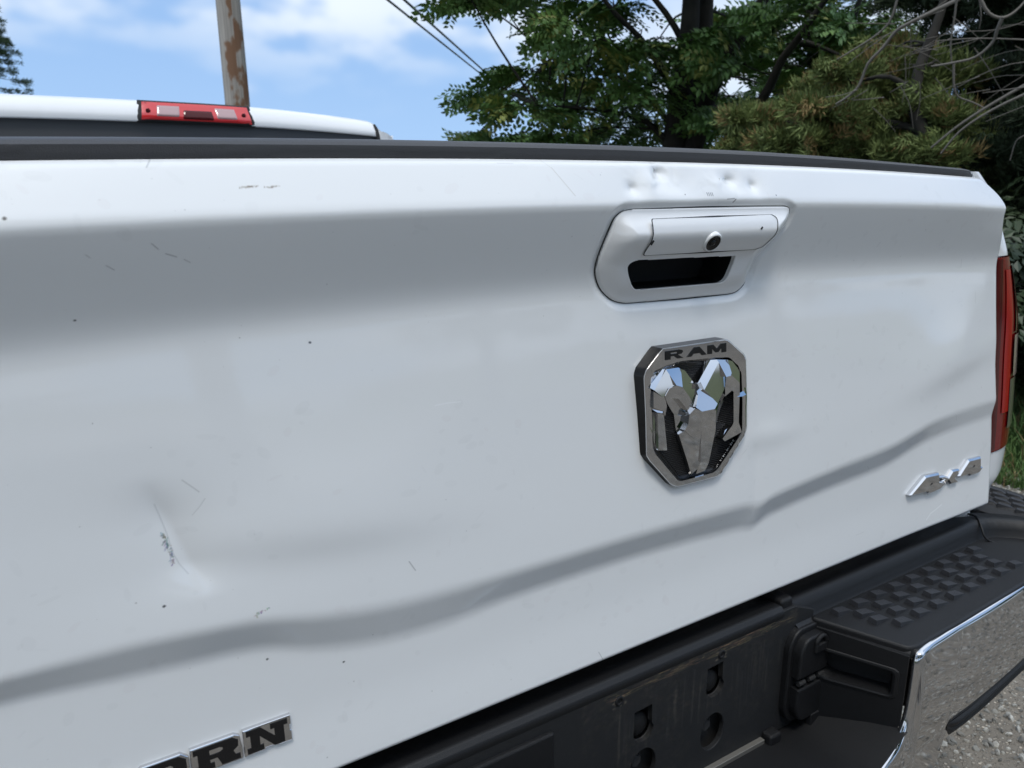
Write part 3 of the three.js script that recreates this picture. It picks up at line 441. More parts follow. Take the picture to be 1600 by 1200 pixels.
// ---------------------------------------------------------------- badges
{
  const onGate = (g, lift = .0, zf = null) => { const p = g.attributes.position; for (let i = 0; i < p.count; i++) { const y = p.getY(i); p.setZ(i, p.getZ(i) + lift + (zf ? zf(p.getX(i), y) : zGate(p.getX(i), y))); } g.computeVertexNormals(); return g; };
  const flatZ = (x0, y0) => { const z0 = zGate(x0, y0); return (x, y) => z0 - (y - y0) * TT; };
  // "HORN": slab letters, black on chrome
  const root = new THREE.Group(); root.name = 'word_badge'; root.position.y = H; root.userData = { label: 'chrome and black letter badge low on tailgate' }; truck.add(root);
  const w = .0465, h = .0275, y0 = -.5315;
  const glyph = {
    n: { tile: [[0, 0], [.44, 0], [.44, .06], [.58, .06], [.7, 0], [1, 0], [1, .40], [.97, .42], [.97, .62], [1, .64], [1, 1], [0, 1]], ink: [[[.06, .07], [.40, .07], [.40, .27], [.33, .27], [.33, .62], [.62, .07], [.84, .07], [.84, .72], [.92, .72], [.92, .92], [.56, .92], [.56, .72], [.64, .72], [.64, .42], [.36, .93], [.06, .93], [.06, .73], [.14, .73], [.14, .27], [.06, .27]]] },
    r: { tile: [[0, 0], [1, 0], [1, .45], [.97, .9], [.86, 1], [0, 1]], ink: [[[.05, .07], [.44, .07], [.44, .27], [.36, .27], [.36, .40], [.5, .40], [.58, .07], [.95, .07], [.95, .27], [.86, .27], [.82, .44], [.92, .56], [.93, .78], [.82, .92], [.05, .92], [.05, .72], [.13, .72], [.13, .27], [.05, .27]], [[.36, .56], [.56, .56], [.62, .61], [.62, .70], [.56, .75], [.36, .75]]] },
    o: { tile: [[.14, 0], [.86, 0], [1, .2], [1, .8], [.86, 1], [.14, 1], [0, .8], [0, .2]], ink: [[[.18, .07], [.82, .07], [.95, .24], [.95, .76], [.82, .93], [.18, .93], [.05, .76], [.05, .24]], [[.34, .28], [.66, .28], [.70, .34], [.70, .66], [.66, .72], [.34, .72], [.3, .66], [.3, .34]]] },
    h: { tile: [[0, 0], [1, 0], [1, 1], [0, 1]], ink: [[[.05, .07], [.44, .07], [.44, .27], [.36, .27], [.36, .4], [.64, .4], [.64, .27], [.56, .27], [.56, .07], [.95, .07], [.95, .27], [.87, .27], [.87, .73], [.95, .73], [.95, .93], [.56, .93], [.56, .73], [.64, .73], [.64, .6], [.36, .6], [.36, .73], [.44, .73], [.44, .93], [.05, .93], [.05, .73], [.13, .73], [.13, .27], [.05, .27]]] },
  };
  [['n', -.6055], ['r', -.6535], ['o', -.7015], ['h', -.7495]].forEach(([k, x0]) => {
    const T = (p) => p.map(([a, b]) => [x0 + a * w, y0 + b * h]), G = glyph[k], zf = flatZ(x0 + w / 2, y0 + h / 2);
    const tile = mesh('letter_' + k, onGate(extrude(shapeOf(T(G.tile)), .0028, .0012, { bevelSegments: 3 }), .0, zf), M.chrome, root);
    mesh('letter_inlay', onGate(extrude(shapeOf(T(G.ink[0]), G.ink.slice(1).map(T)), .0007, 0), .0039, zf), M.gloss, tile);
  });
  // "4X4"
  const b44 = new THREE.Group(); b44.name = 'drive_badge'; b44.position.y = H; b44.userData = { label: 'chrome four by four badge' }; truck.add(b44);
  const q = (u, v) => { const p = U(1380 + u * .1375, 690 + v * .1375, .007); return [p[0], p[1]]; };
  const zf = flatZ(.65, -.505);
  const plate = (name, pts, d, holes = [], bev = .0022) => mesh(name, onGate(extrude(shapeOf(pts.map((p) => q(...p)), holes.map((hh) => hh.map((p) => q(...p)))), d, bev, { bevelSegments: 1 }), -.001, zf), M.chrome, b44);
  plate('digit_four', [[330, 625], [508, 402], [560, 388], [668, 365], [670, 455], [745, 470], [742, 490], [690, 540], [672, 556], [568, 604], [536, 605], [530, 590], [400, 622]], .0055, [[[530, 520], [585, 440], [596, 500]]], .003);
  plate('letter_x', [[655, 420], [730, 395], [775, 410], [820, 335], [905, 322], [868, 400], [855, 425], [890, 468], [800, 500], [770, 460], [735, 490], [700, 468], [720, 440]], .0045, [], .003);
  plate('digit_four', [[880, 405], [1000, 215], [1060, 200], [1140, 178], [1140, 290], [1165, 292], [1125, 355], [1108, 372], [1015, 402], [1005, 388], [900, 420]], .0055, [[[1020, 320], [1062, 240], [1075, 296]]], .003);
}

// ---------------------------------------------------------------- bedside with tail lamp
{
  // corner section in plan: from the tailgate gap round to the side
  const wide = [[-.62, .95], [-.5, 1.15], [-.40, 1.25], [-.25, 1.25], [-.17, 1.0], [-.115, .74], [-.06, .62], [.04, .6]];
  const sec = (y, grow = 0) => { const xr = curveAt(gateRight, y) + .0055, w = curveAt(wide, y), z0 = -y * TT * .6 - .006; return [[xr - .002, z0 - .05], [xr, z0 - .006], [xr + .004, z0 + .0005 + grow], [xr + .035 * w, z0 + .002 + grow], [xr + .075 * w, z0 - .004 + grow], [xr + .115 * w + grow * .6, z0 - .022 + grow * .6], [xr + .145 * w + grow, z0 - .05], [xr + .165 * w + .012 * (1 - w) + grow, z0 - .10], [Math.max(.985, xr + .168 * w) + grow, z0 - .22]]; };
  const skin = (ya, yb, n, grow, f) => { const rings = []; for (let k = 0; k <= n; k++) { const y = lerp(ya, yb, k / n); const c = new THREE.CatmullRomCurve3(sec(y, grow).map(([x, z]) => new THREE.Vector3(x, 0, z)), false, 'centripetal'); rings.push(Array.from({ length: 40 }, (_, i) => { const p = c.getPoint(i / 39); return f ? f([p.x, y, p.z], i / 39) : [p.x, y, p.z]; })); } const g = loft(rings, false); g.computeVertexNormals(); return g; };
  const upper = skin(-.114, .035, 24, 0, (p) => { const k = sm(-.06, .04, p[1]); return [p[0], p[1], p[2] - .05 * k * k]; });
  const lower = skin(-.60, -.497, 12, 0, (p) => { const k = sm(-.545, -.605, p[1]); return [p[0] - .02 * k * sm(.81, .9, p[0]), p[1], p[2] - .012 * k]; });
  const closed = skin(-.60, .035, 30, -.012);
  const long = grid(2, 20, (u, v) => [.985 + .02 * Math.sin(v * 3), lerp(-.72, .02, v), lerp(-.20, -2.6, u)]);
  const left = grid(2, 20, (u, v) => [-.925 - .04 * Math.sin(v * 3), lerp(-.72, .02, v), lerp(-.06, -2.6, u)]);
  const lr = grid(2, 20, (u, v) => [lerp(-.925, -.845, u), lerp(-.6, .02, v), lerp(-.06, 0, u)]);
  const rail = [box(-.93, -.86, .0, .035, -2.6, -.06), box(.90, .98, -.03, -.005, -2.6, -.22)];
  const bs = mesh('bedside', merged([upper, lower, closed, long, left, lr, ...rail]), M.paint, truck, true); bs.userData.label = 'white bed side panels';
  mesh('bed_floor', box(-.88, .86, -.60, -.55, -2.6, -.08), M.capPlastic, truck, true);
  const lampY = [-.4945, -.1165];
  const tl = mesh('tail_lamp', skin(lampY[0], lampY[1], 40, .002, (p) => p), M.red, truck, true); tl.userData.label = 'tall red tail lamp with clear reversing window';
  const part = (name, m, ya, yb, a0, a1, grow) => { const g = skin(ya, yb, 10, grow); const P = g.attributes.position, cols = 40, keep = []; for (let k = 0; k < 10; k++) for (let i = 0; i < 39; i++) { if (i / 39 < a0 || i / 39 > a1) continue; const q = k * cols + i; keep.push(q, q + 1, q + cols + 1, q, q + cols + 1, q + cols); } g.setIndex(keep); const c = mergeVertices(g.toNonIndexed(), 1e-6); return mesh(name, c, m, tl); };
  part('lamp_edge', M.darkRed, -.49, -.12, .02, .33, .0035);
  part('red_reflector', M.reflector, -.42, -.14, .38, .46, .0035);
  part('smoked_panel', M.darkRed, -.265, -.135, .50, 1, .0045);
  part('reversing_window', M.clearLens, -.350, -.268, .48, 1, .006);
  part('turn_window', M.smoke, -.455, -.355, .46, 1, .0045);
  // white bracket below the tailgate corner
  const bg = tube([new THREE.Vector3(.80, -.592, -.01), new THREE.Vector3(.80, -.62, -.012), new THREE.Vector3(.795, -.66, -.012)], [.022, .026, .030], 20); mesh('corner_bracket', bg, M.paint, truck, true);
}

// ---------------------------------------------------------------- rear bumper
const bumper = new THREE.Group(); bumper.name = 'rear_bumper'; bumper.position.y = H; bumper.userData = { label: 'chrome rear step bumper with black plastic pads' }; truck.add(bumper);
{
  const PADY = -.655;
  // dusty plate with its holes
  const dusty = canvas(1024, 512, (c, w, h) => {
    c.fillStyle = 'rgb(26,27,29)'; c.fillRect(0, 0, w, h);
    const R = rng(31), X = (x) => (x + .62) / .9 * w, Y = (y) => (-.60 - y) / .26 * h;
    for (let i = 0; i < 5200; i++) { const x = -.20 + .42 * R(), y = -.625 - .2 * R() ** 1.4, k = fbm(x * 26, y * 26, 3) - .34 - Math.abs(x - .06) * .5 + (y > -.65 ? .10 : 0); if (k < .08) continue; c.fillStyle = `rgba(${128 + 30 * R() | 0},${112 + 28 * R() | 0},${88 + 20 * R() | 0},${.02 + .10 * k * R()})`; c.beginPath(); c.ellipse(X(x), Y(y), 1 + 5 * R(), 1 + 7 * R(), R(), 0, 7); c.fill(); }
    for (let i = 0; i < 260; i++) { const x = -.17 + .37 * R(), y = -.632 - .012 * R(); c.strokeStyle = `rgba(${130 + 40 * R() | 0},${110 + 30 * R() | 0},${80 + 20 * R() | 0},${.2 + .4 * R()})`; c.lineWidth = .7 + R(); c.beginPath(); c.moveTo(X(x), Y(y)); c.lineTo(X(x + .03 * R()), Y(y + .003 * (R() - .5))); c.stroke(); }
    for (let i = 0; i < 60; i++) { const x = -.14 + .36 * R(), y = -.65 - .05 * R(); c.strokeStyle = `rgba(150,140,120,${.03 + .09 * R()})`; c.lineWidth = 1 + 4 * R(); c.beginPath(); c.moveTo(X(x), Y(y)); c.lineTo(X(x + .004 * (R() - .5)), Y(y - .02 - .07 * R())); c.stroke(); }
    for (const [x, y] of [[-.139, -.647], [.053, -.646]]) for (let i = 0; i < 40; i++) { c.fillStyle = `rgba(170,155,130,${.1 + .2 * R()})`; c.beginPath(); c.arc(X(x) + (R() - .5) * 26, Y(y) + (R() - .4) * 30, 1 + 2.5 * R(), 0, 7); c.fill(); }
  });
  const plateM = new THREE.MeshStandardMaterial({ name: 'dusty_black_plastic', map: dusty, roughness: .62, bumpMap: grain, bumpScale: .0003, side: THREE.DoubleSide });
  const ell = (cx, cy, rx, ry, n = 28) => Array.from({ length: n }, (_, i) => [cx + rx * Math.cos(i / n * 6.2832), cy + ry * Math.sin(i / n * 6.2832)]);
  const holesBig = [[.045, -.772, .024, .030], [-.091, -.772, .024, .030]], pockets = [[.044, -.694], [-.093, -.710]];
  const pocket = ([x, y]) => [[x - .019, y + .034], [x + .015, y + .036], [x + .016, y + .006], ...ell(x, y, .0195, .020).filter((p) => p[1] <= y + .003).sort((a, b) => b[0] - a[0]), [x - .019, y + .006]];
  const zP = .056;
  const sh = shapeOf([[-.62, -.62], [.215, -.62], [.262, -.64], [.262, -.835], [-.62, -.85]], [...holesBig.map((h) => ell(...h)), ...pockets.map(pocket)]);
  const pg = extrude(sh, .006, .0012); pg.translate(0, 0, zP - .006);
  { const p = pg.attributes.position, uv = pg.attributes.uv; for (let i = 0; i < p.count; i++) uv.setXY(i, (p.getX(i) + .62) / .9, 1 - (-.60 - p.getY(i)) / .26); }
  mesh('licence_plate_mount', pg, plateM, bumper).userData.label = 'dusty black licence plate recess without a plate';
  mesh('mount_backing', box(-.62, .262, -.85, -.625, .02, .036), M.rubber, bumper);
  for (const [x, y, rx] of holesBig) { const b = new THREE.CylinderGeometry(.009, .009, .012, 6); b.rotateX(Math.PI / 2); b.translate(x - .006, y + .008, .044); const wsh = new THREE.TorusGeometry(.012, .0025, 8, 24); wsh.translate(x - .006, y + .008, .042); mesh('bolt', merged([b, wsh]), M.rubber, bumper); }
  for (const [x, y] of pockets) { const b = new THREE.SphereGeometry(.0185, 20, 10, 0, 6.3, 0, 1.6); b.rotateX(Math.PI / 2); b.scale(1, 1, .5); b.translate(x, y, .042); mesh('plug', b, M.plastic, bumper); }
  for (const [x, y] of [[-.139, -.647], [.053, -.646]]) { const b = new THREE.TorusGeometry(.0052, .0022, 8, 18); b.translate(x, y, zP + .001); const d = new THREE.CylinderGeometry(.0035, .0035, .002, 12); d.rotateX(Math.PI / 2); d.translate(x, y, zP + .0005); mesh('screw_hole', merged([b, d]), M.plastic, bumper); }
  mesh('raised_panel', box(-.40, -.247, -.80, -.645, zP - .004, zP + .008, .004), M.plastic, bumper);
  // rounded top ridge
  const ridge = []; for (let k = 0; k <= 20; k++) { const x = lerp(-.62, .186, k / 20); ridge.push([[-.66, -.03], [-.624, -.02], [-.6165, .02], [-.613, .046], [-.6138, .053], [-.618, .0575], [-.626, .0585], [-.632, .057], [-.64, .03]].map(([y, z]) => [x, y, z])); }
  mesh('bumper_ridge', crease(loft(ridge), 40), M.plastic, bumper);
  mesh('bumper_beam', box(-.80, .86, -.86, -.66, -.12, .02), M.plastic, bumper);
  // rear ledge behind the step pad, then curving out at the corner
  const path = [[.218, 0], [.30, 0], [.45, 0], [.60, 0], [.72, 0], [.775, .002], [.815, .012], [.85, .034], [.885, .07], [.92, .13]];
  const lp = new THREE.CatmullRomCurve3(path.map(([x, z]) => new THREE.Vector3(x, 0, z)), false, 'centripetal');
  const ledgeProf = [[-.70, -.03], [-.632, -.02], [-.6235, .012], [-.6195, .030], [-.6205, .038], [-.6245, .0435], [-.636, .050], [-.648, .0535], [-.6535, .0585], [-.658, .066], [-.664, .066]];
  const ledge = []; for (let k = 0; k <= 60; k++) { const t = k / 60, p = lp.getPoint(t), d = lp.getTangent(t), nx = -d.z, nz = d.x; ledge.push(ledgeProf.map(([y, z]) => [p.x + nx * z, y, p.z + nz * z])); }
  mesh('step_ledge', crease(loft(ledge), 38), M.plastic, bumper);
  { const P = [[.80, .012], [.79, .034], [.775, .052], [.77, .066], [.785, .085], [.80, .11], [.81, .14]].map(([x, z], i) => new THREE.Vector3(x, [-.6215, -.6175, -.628, -.646, -.6545, -.6545, -.6545][i] + .0005, z)); mesh('ledge_seam', tube(P, [.0022, .0022], 8), M.plastic, bumper); }
  // notch with dark mouth at the joint of ledge and plate
  mesh('ledge_notch', merged([box(.188, .216, -.634, -.606, .0, .052, .006)]), M.plastic, bumper);
  // step pad
  const padPts = [[.252, .055], [.90, .055], [.95, .14], [.90, .172], [.78, .182], [.62, .189], [.45, .194], [.318, .196], [.302, .190]];
  const padS = shapeOf(smoothPoly(padPts.map(([x, z]) => [x, -z]), .012)); const pad = extrude(padS, .012, .005, { bevelSegments: 4 }); pad.rotateX(-Math.PI / 2); pad.translate(0, PADY - .012, 0);
  mesh('step_pad', pad, M.plastic, bumper);
  { // inset tread field
    const f = [[.285, .064], [.74, .062], [.80, .10], [.76, .148], [.335, .160], [.318, .150]]; const g = extrude(shapeOf(smoothPoly(f.map(([x, z]) => [x, -z]), .008)), .0012, .0006); g.rotateX(-Math.PI / 2); g.translate(0, PADY + .0002, 0); mesh('tread_field', g, M.rubber, bumper);
    // one raised wedge: steep at its inner end, running out to nothing
    const L = .046, W = .0195, hh = .0115, V = [[0, 0, -W / 2], [0, 0, W / 2], [L, 0, W * .62], [L * .9, 0, -W * .40], [.004, hh, -W * .30], [.003, hh * .94, W * .34], [L * .72, hh * .55, W * .42], [L * .66, hh * .62, -W * .30]];
    const ix = [0, 1, 5, 0, 5, 4, 1, 2, 6, 1, 6, 5, 2, 3, 7, 2, 7, 6, 3, 0, 4, 3, 4, 7, 4, 5, 6, 4, 6, 7], wg = new THREE.BufferGeometry(); wg.setAttribute('position', new THREE.Float32BufferAttribute(ix.flatMap((i) => V[i]), 3)); wg.setAttribute('uv', new THREE.Float32BufferAttribute(ix.flatMap((i) => [V[i][0] * 3, V[i][2] * 3]), 2)); wg.computeVertexNormals();
    for (let r = 0; r < 4; r++) { const z = .074 + r * .0235, x0 = .288 + r * .014, n = Math.floor((.75 + r * .006 - x0) / .0505); for (let k = 0; k < n; k++) { const o = mesh('tread_block', wg, M.tread, bumper); o.position.set(x0 + k * .0505 + (r % 2) * .012, PADY + .001, z); } }
    for (let r = 0; r < 3; r++) { const c = []; for (let k = 0; k <= 40; k++) { const x = lerp(.292 + r * .014, .755, k / 40); c.push(new THREE.Vector3(x, PADY + .0018, .0858 + r * .0235 + .0022 * Math.sin((x - .288) / .0505 * 6.283))); } const g = tube(c, [.0013, .0013], 5); mesh('tread_rib', g, M.rubber, bumper); }
  }
  // inner wall of the corner step with its slot
  { const A = [.2545, .0565], B = [.3035, .193], L = Math.hypot(B[0] - A[0], B[1] - A[1]), ux = (B[0] - A[0]) / L, uz = (B[1] - A[1]) / L;
    const slot = smoothPoly([[.016, -.699], [.128, -.695], [.128, -.735], [.032, -.744], [.018, -.735]], .008), out = [[0, -.662], [L, -.662], [L, -.78], [L * .8, -.82], [L * .5, -.838], [0, -.84]];
    const map = (g) => { const p = g.attributes.position; for (let i = 0; i < p.count; i++) { const s = p.getX(i), y = p.getY(i), d = p.getZ(i); p.setXYZ(i, A[0] + ux * s - uz * d, y, A[1] + uz * s + ux * d); } g.computeVertexNormals(); return g; };
    mesh('step_side_wall', map(extrude(shapeOf(out, [slot]), .003, .001)), M.plastic, bumper);
    const ring = resample(slot, 60), cc = [.074, -.718]; const rr = [[1.16, 1.3, .0035], [1.12, 1.24, .0056], [1.05, 1.1, .0062], [1.0, 1.0, .005], [.97, .94, .0], [.86, .8, -.022]].map(([kx, ky, d]) => ring.map((p) => [cc[0] + (p[0] - cc[0]) * kx, cc[1] + (p[1] - cc[1]) * ky, d]));
    mesh('step_slot', map(crease(loft(rr, true, false), 40)), M.plastic, bumper);
    mesh('slot_back', map(box(.0, .145, -.76, -.68, -.024, -.020)), M.plastic, bumper);
    // rounded joint between pad and wall
    const e = []; for (let k = 0; k <= 8; k++) { const a = k / 8 * Math.PI / 2; e.push([-.002, 1].map((s) => [s * L, -.667 + .0122 * Math.sin(a), .003 + (.0122 * Math.cos(a) - .0122) ])); }
    const gg = loft(e, false); mesh('wall_edge', map(gg), M.plastic, bumper);
  }
  // lower step floor, sweeping up into the side wall
  const floor = grid(60, 16, (u, v) => { const x = lerp(-.62, .3, u), z = lerp(.055, .207, v); const up = .045 * sm(.20, .31, x) ** 1.5; return [Math.min(x, .262 + (z - .056) * .34), -.838 + .012 * v + up, z]; });
  mesh('lower_step', floor, M.plastic, bumper);
  { const s = box(-.05, .158, -.8375, -.8295, .0565, .0655, .001); mesh('trim_strip', s, M.steel, bumper); const clip = box(.160, .186, -.840, -.820, .055, .076, .005); mesh('strip_clip', clip, M.plastic, bumper); }
  // chrome face
  const topC = new THREE.CatmullRomCurve3([[-.62, -.842], [-.1, -.842], [.10, -.842], [.20, -.838], [.252, -.820], [.284, -.800], [.3015, -.770], [.3060, -.735], [.3065, -.700], [.3075, -.672], [.314, -.659], [.332, -.6545], [.40, -.654], [.55, -.654], [.75, -.654], [.92, -.654], [1.0, -.654]].map(([x, y]) => new THREE.Vector3(x, y, 0)), false, 'centripetal');
  const zC = (x, y, yt) => { const base = x < .43 ? .200 + .05 * (.43 - x) : x < .85 ? .2 - .16 * (x - .43) ** 2 : .2 - .16 * .42 ** 2 - .134 * (x - .85) - 6 * (x - .85) ** 3 * 3; const t = Math.min(1, (yt - y) / .17); return base + .010 * Math.sin(t * 2.4) - .006 * t; };
  const yB = (x) => x < .405 ? -.90 : x < .445 ? lerp(-.90, -.829, sm(.405, .44, x)) : -.829 + .014 * sm(.45, .70, x);
  const NC = 220, NR = 40;
  const face = grid(NC, NR + 10, (u, v, i, j) => {
    const p = topC.getPoint(u), t = topC.getTangent(u), n = [t.y, -t.x];       // n points into the chrome
    if (j <= 10) { const a = (1 - j / 10) * Math.PI * .62, r = .009; return [p.x + n[0] * r * (1 - Math.sin(a) * 1.0), p.y + n[1] * r * (1 - Math.sin(a)), zC(p.x, p.y, p.y) - r + r * Math.cos(a)]; }
    const q = [p.x + n[0] * .009, p.y + n[1] * .009], f = (j - 10) / NR, xb = q[0] + (q[0] > .28 && q[0] < .34 ? 0 : 0), x = q[0] + f * (u > .3 && q[1] < -.665 && q[0] > .25 ? .02 * f : 0), y = lerp(q[1], Math.min(yB(x), q[1] - .03), f);
    return [x, y, zC(x, y, q[1])];
  });
  mesh('chrome_face', face, M.chrome, bumper).userData.label = 'mirror chrome bumper face';
  const val = grid(60, 12, (u, v) => { const x = lerp(.428, 1.0, u), y0 = yB(Math.max(x, .446)) + .004, y = y0 - .032 * v * sm(.415, .45, x), k = [0, .6, 1, .95, .8, .35, .45, .9, 1, .9, .7, .4, 0][Math.round(v * 12)]; return [x, y, zC(x, -.82, -.654) + .001 + (.006 * k - .006 * v) * sm(.425, .46, x)]; });
  mesh('lower_valance', val, M.plastic, bumper);
  // wrap-round corner pad with tread
  const ep = shapeOf(smoothPoly([[.885, -.06], [.90, .02], [.91, .12], [1.02, .10], [1.07, .0], [1.07, -.12], [.96, -.10]].map(([x, z]) => [x, -z]), .02), [Array.from({ length: 20 }, (_, i) => [.915 + .017 * Math.cos(i * .314), .005 + .03 * Math.sin(i * .314)])]);
  const eg = extrude(ep, .02, .004); eg.rotateX(-Math.PI / 2); eg.translate(0, -.668, 0); mesh('corner_pad', eg, M.rubber, bumper);
  for (let r = 0; r < 4; r++) for (let k = 0; k < 5; k++) { const o = mesh('tread_block', bumper.children.find((c) => c.name === 'tread_block').geometry, M.tread, bumper); o.position.set(.948 + r * .026, -.644, .07 - k * .036 + (r % 2) * .016); o.rotation.y = -1.1; o.scale.setScalar(.8); }
  // trailer socket with its flap
  const cx = .238, cy = -.738, st = (rx, ry, k = 0) => smoothPoly([[cx - rx * .62, cy + ry], [cx + rx * .62, cy + ry], [cx + rx, cy + ry * .72], [cx + rx, cy - ry * .72], [cx + rx * .62, cy - ry], [cx - rx * .62, cy - ry], [cx - rx, cy - ry * .72], [cx - rx, cy + ry * .72]], .014);
  const sg = extrude(shapeOf(st(.043, .082)), .012, .003); sg.translate(0, 0, zP - .002); const soc = mesh('trailer_socket', sg, M.plastic, bumper);
  const split = (a, b) => st(.035, .073).map(([x, y]) => [x, Math.min(a, Math.max(b, y))]);
  const up = extrude(shapeOf(split(1, cy + .006)), .012, .004, { bevelSegments: 4 }); up.translate(0, 0, zP + .012); mesh('socket_flap', up, M.plastic, soc);
  const dn = extrude(shapeOf(split(cy - .012, -1)), .012, .004, { bevelSegments: 4 }); dn.translate(0, 0, zP + .012); mesh('socket_flap', dn, M.plastic, soc);
  const hg = [-.024, 0, .022].map((dx) => { const c = new THREE.CylinderGeometry(.0042, .0042, .014, 10); c.rotateZ(Math.PI / 2); c.translate(cx + dx, cy - .003, zP + .024); return c; }); mesh('socket_hinge', merged(hg), M.rubber, soc);
  const tab = new THREE.TorusGeometry(.011, .004, 8, 20, 3.3); tab.scale(1, .9, 1); tab.translate(cx + .008, cy + .062, zP + .030); mesh('socket_tab', merged([tab, box(cx - .006, cx + .022, cy + .045, cy + .060, zP + .024, zP + .033, .003)]), M.plastic, soc);
  mesh('socket_tab', box(cx + .004, cx + .026, cy - .092, cy - .068, zP + .018, zP + .030, .003), M.plastic, soc);
}

// ---------------------------------------------------------------- cab
{
  const ZB = -2.75, roofY = (x) => .356 - (x > 0 ? .034 : .006) * (x / .73) ** 2 - .05 * Math.max(0, Math.abs(x) - .74) / .1, winY = (x) => .268 - (x > 0 ? .020 : .008) * (x / .73) ** 2;
  const xs = Array.from({ length: 61 }, (_, i) => -.87 + 1.74 * i / 60);
  const head = xs.map((x) => { const e = sm(.73, .87, Math.abs(x)); const yr = roofY(x) - .06 * e * e, yw = winY(x) - .02 * e; return [[x, yw, ZB + .012 - .05 * e], [x, yw + .004, ZB + .02 - .05 * e], [x, lerp(yw, yr, .35), ZB + .016 - .05 * e], [x, lerp(yw, yr, .75), ZB - .004 - .05 * e], [x, yr - .006, ZB - .028 - .05 * e], [x, yr, ZB - .06 - .05 * e], [x * .99, yr + .012, ZB - .3], [x * .98, yr + .03, ZB - 1.2], [x * .95, yr - .02, ZB - 2.1]]; });
  const rf = loft(head, false); rf.computeVertexNormals();
  const sideL = [-1, 1].map((s) => grid(4, 12, (u, v) => [s * lerp(.985, .865, sm(.3, 1, v)) * (1 - .02 * u), lerp(-.85, .262, v), lerp(ZB + .03 - .10 * v * v, ZB - 2.2, u)]));
  const corner = [-1, 1].map((s) => grid(6, 12, (u, v) => [s * lerp(.765, lerp(.985, .872, sm(.3, 1, v)), u), lerp(-.85, .272, v) - .05 * u * u * sm(.8, 1, v), ZB + .014 + .03 * (1 - v) - .07 * u * u]));
  const nose = box(-.9, .9, -.9, -.28, ZB - 3.6, ZB - 2.1), lowB = box(-.76, .76, -.9, -.32, ZB - .1, ZB + .06);
  const cab = mesh('cab', merged([rf, ...sideL, ...corner, nose, lowB]), M.paint, truck, true); cab.userData.label = 'white cab roof and pillars';
  mesh('rear_window', grid(30, 6, (u, v) => { const x = lerp(-.755, .755, u); return [x, lerp(-.33, winY(x) + .006, v), ZB + .045 - .045 * v]; }), M.glass, cab);
  for (const s of [-1, 1]) mesh('roof_seam', tube([[.752, .20], [.752, .250], [.750, .283], [.747, .298]].map(([x, y], i) => new THREE.Vector3(s * x, y, ZB + [.022, .020, .004, -.012][i])), [.009, .008], 8), M.rubber, cab);
  // third brake light
  const xa = -.245, xb = .19, top = (x) => roofY(x) - .004, bot = (x) => winY(x) + .001;
  const q = (s, t, d) => { const x = lerp(xa, xb, s), y = lerp(bot(x), top(x), t), z = ZB + .02 - .030 * sm(.2, 1, t) + d; return [x + .012 * (t - .5) * (s < .5 ? 1 : -1), y, z]; };
  const panel = (s0, s1, t0, t1, d, e = .004) => { const f = grid(16, 8, (u, v) => { const a = Math.min(u, 1 - u, v * .6, (1 - v) * .6), p = q(lerp(s0, s1, u), lerp(t0, t1, v), d - e * (1 - sm(0, .06, a))); return p; }); return f; };
  const bl = mesh('third_brake_light', panel(-.01, 1.01, -.04, 1.0, .010, .012), M.rubber, truck, true); bl.userData.label = 'red and clear high brake light above rear window';
  mesh('red_lens', panel(.025, .975, .08, .92, .013), M.brightRed, bl);
  mesh('clear_lens', panel(.145, .345, .24, .80, .0155), M.clearLens, bl); mesh('clear_lens', panel(.66, .85, .24, .80, .0155), M.clearLens, bl);
  mesh('brake_lens', panel(.37, .635, .16, .62, .0155), M.darkRed, bl);
  for (const s of [.075, .915]) { const p = q(s, .5, .0165), g = new THREE.SphereGeometry(.009, 14, 8); g.scale(1, 1, .3); g.translate(...p); mesh('lens_screw', g, M.darkRed, bl); }
}
// ---------------------------------------------------------------- wheels and chassis
{
  mesh('chassis', box(-.45, .45, .62, .80, -6.0, -.1), M.rubber, truck);
  const prof = [[.22, -.13], [.33, -.145], [.385, -.13], [.405, -.09], [.407, 0], [.405, .09], [.385, .13], [.33, .145], [.22, .13]].map((p) => new THREE.Vector2(...p));
  const tg = new THREE.LatheGeometry(prof, 48); tg.rotateZ(Math.PI / 2); const rg = new THREE.CylinderGeometry(.225, .225, .2, 32); rg.rotateZ(Math.PI / 2);
  for (const z of [-1.25, -5.2]) for (const s of [-1, 1]) { const w = new THREE.Group(); w.name = 'wheel'; w.position.set(s * .80, .407, z); truck.add(w); mesh('tyre', tg, M.rubber, w); mesh('rim', rg, M.steel, w); }
}

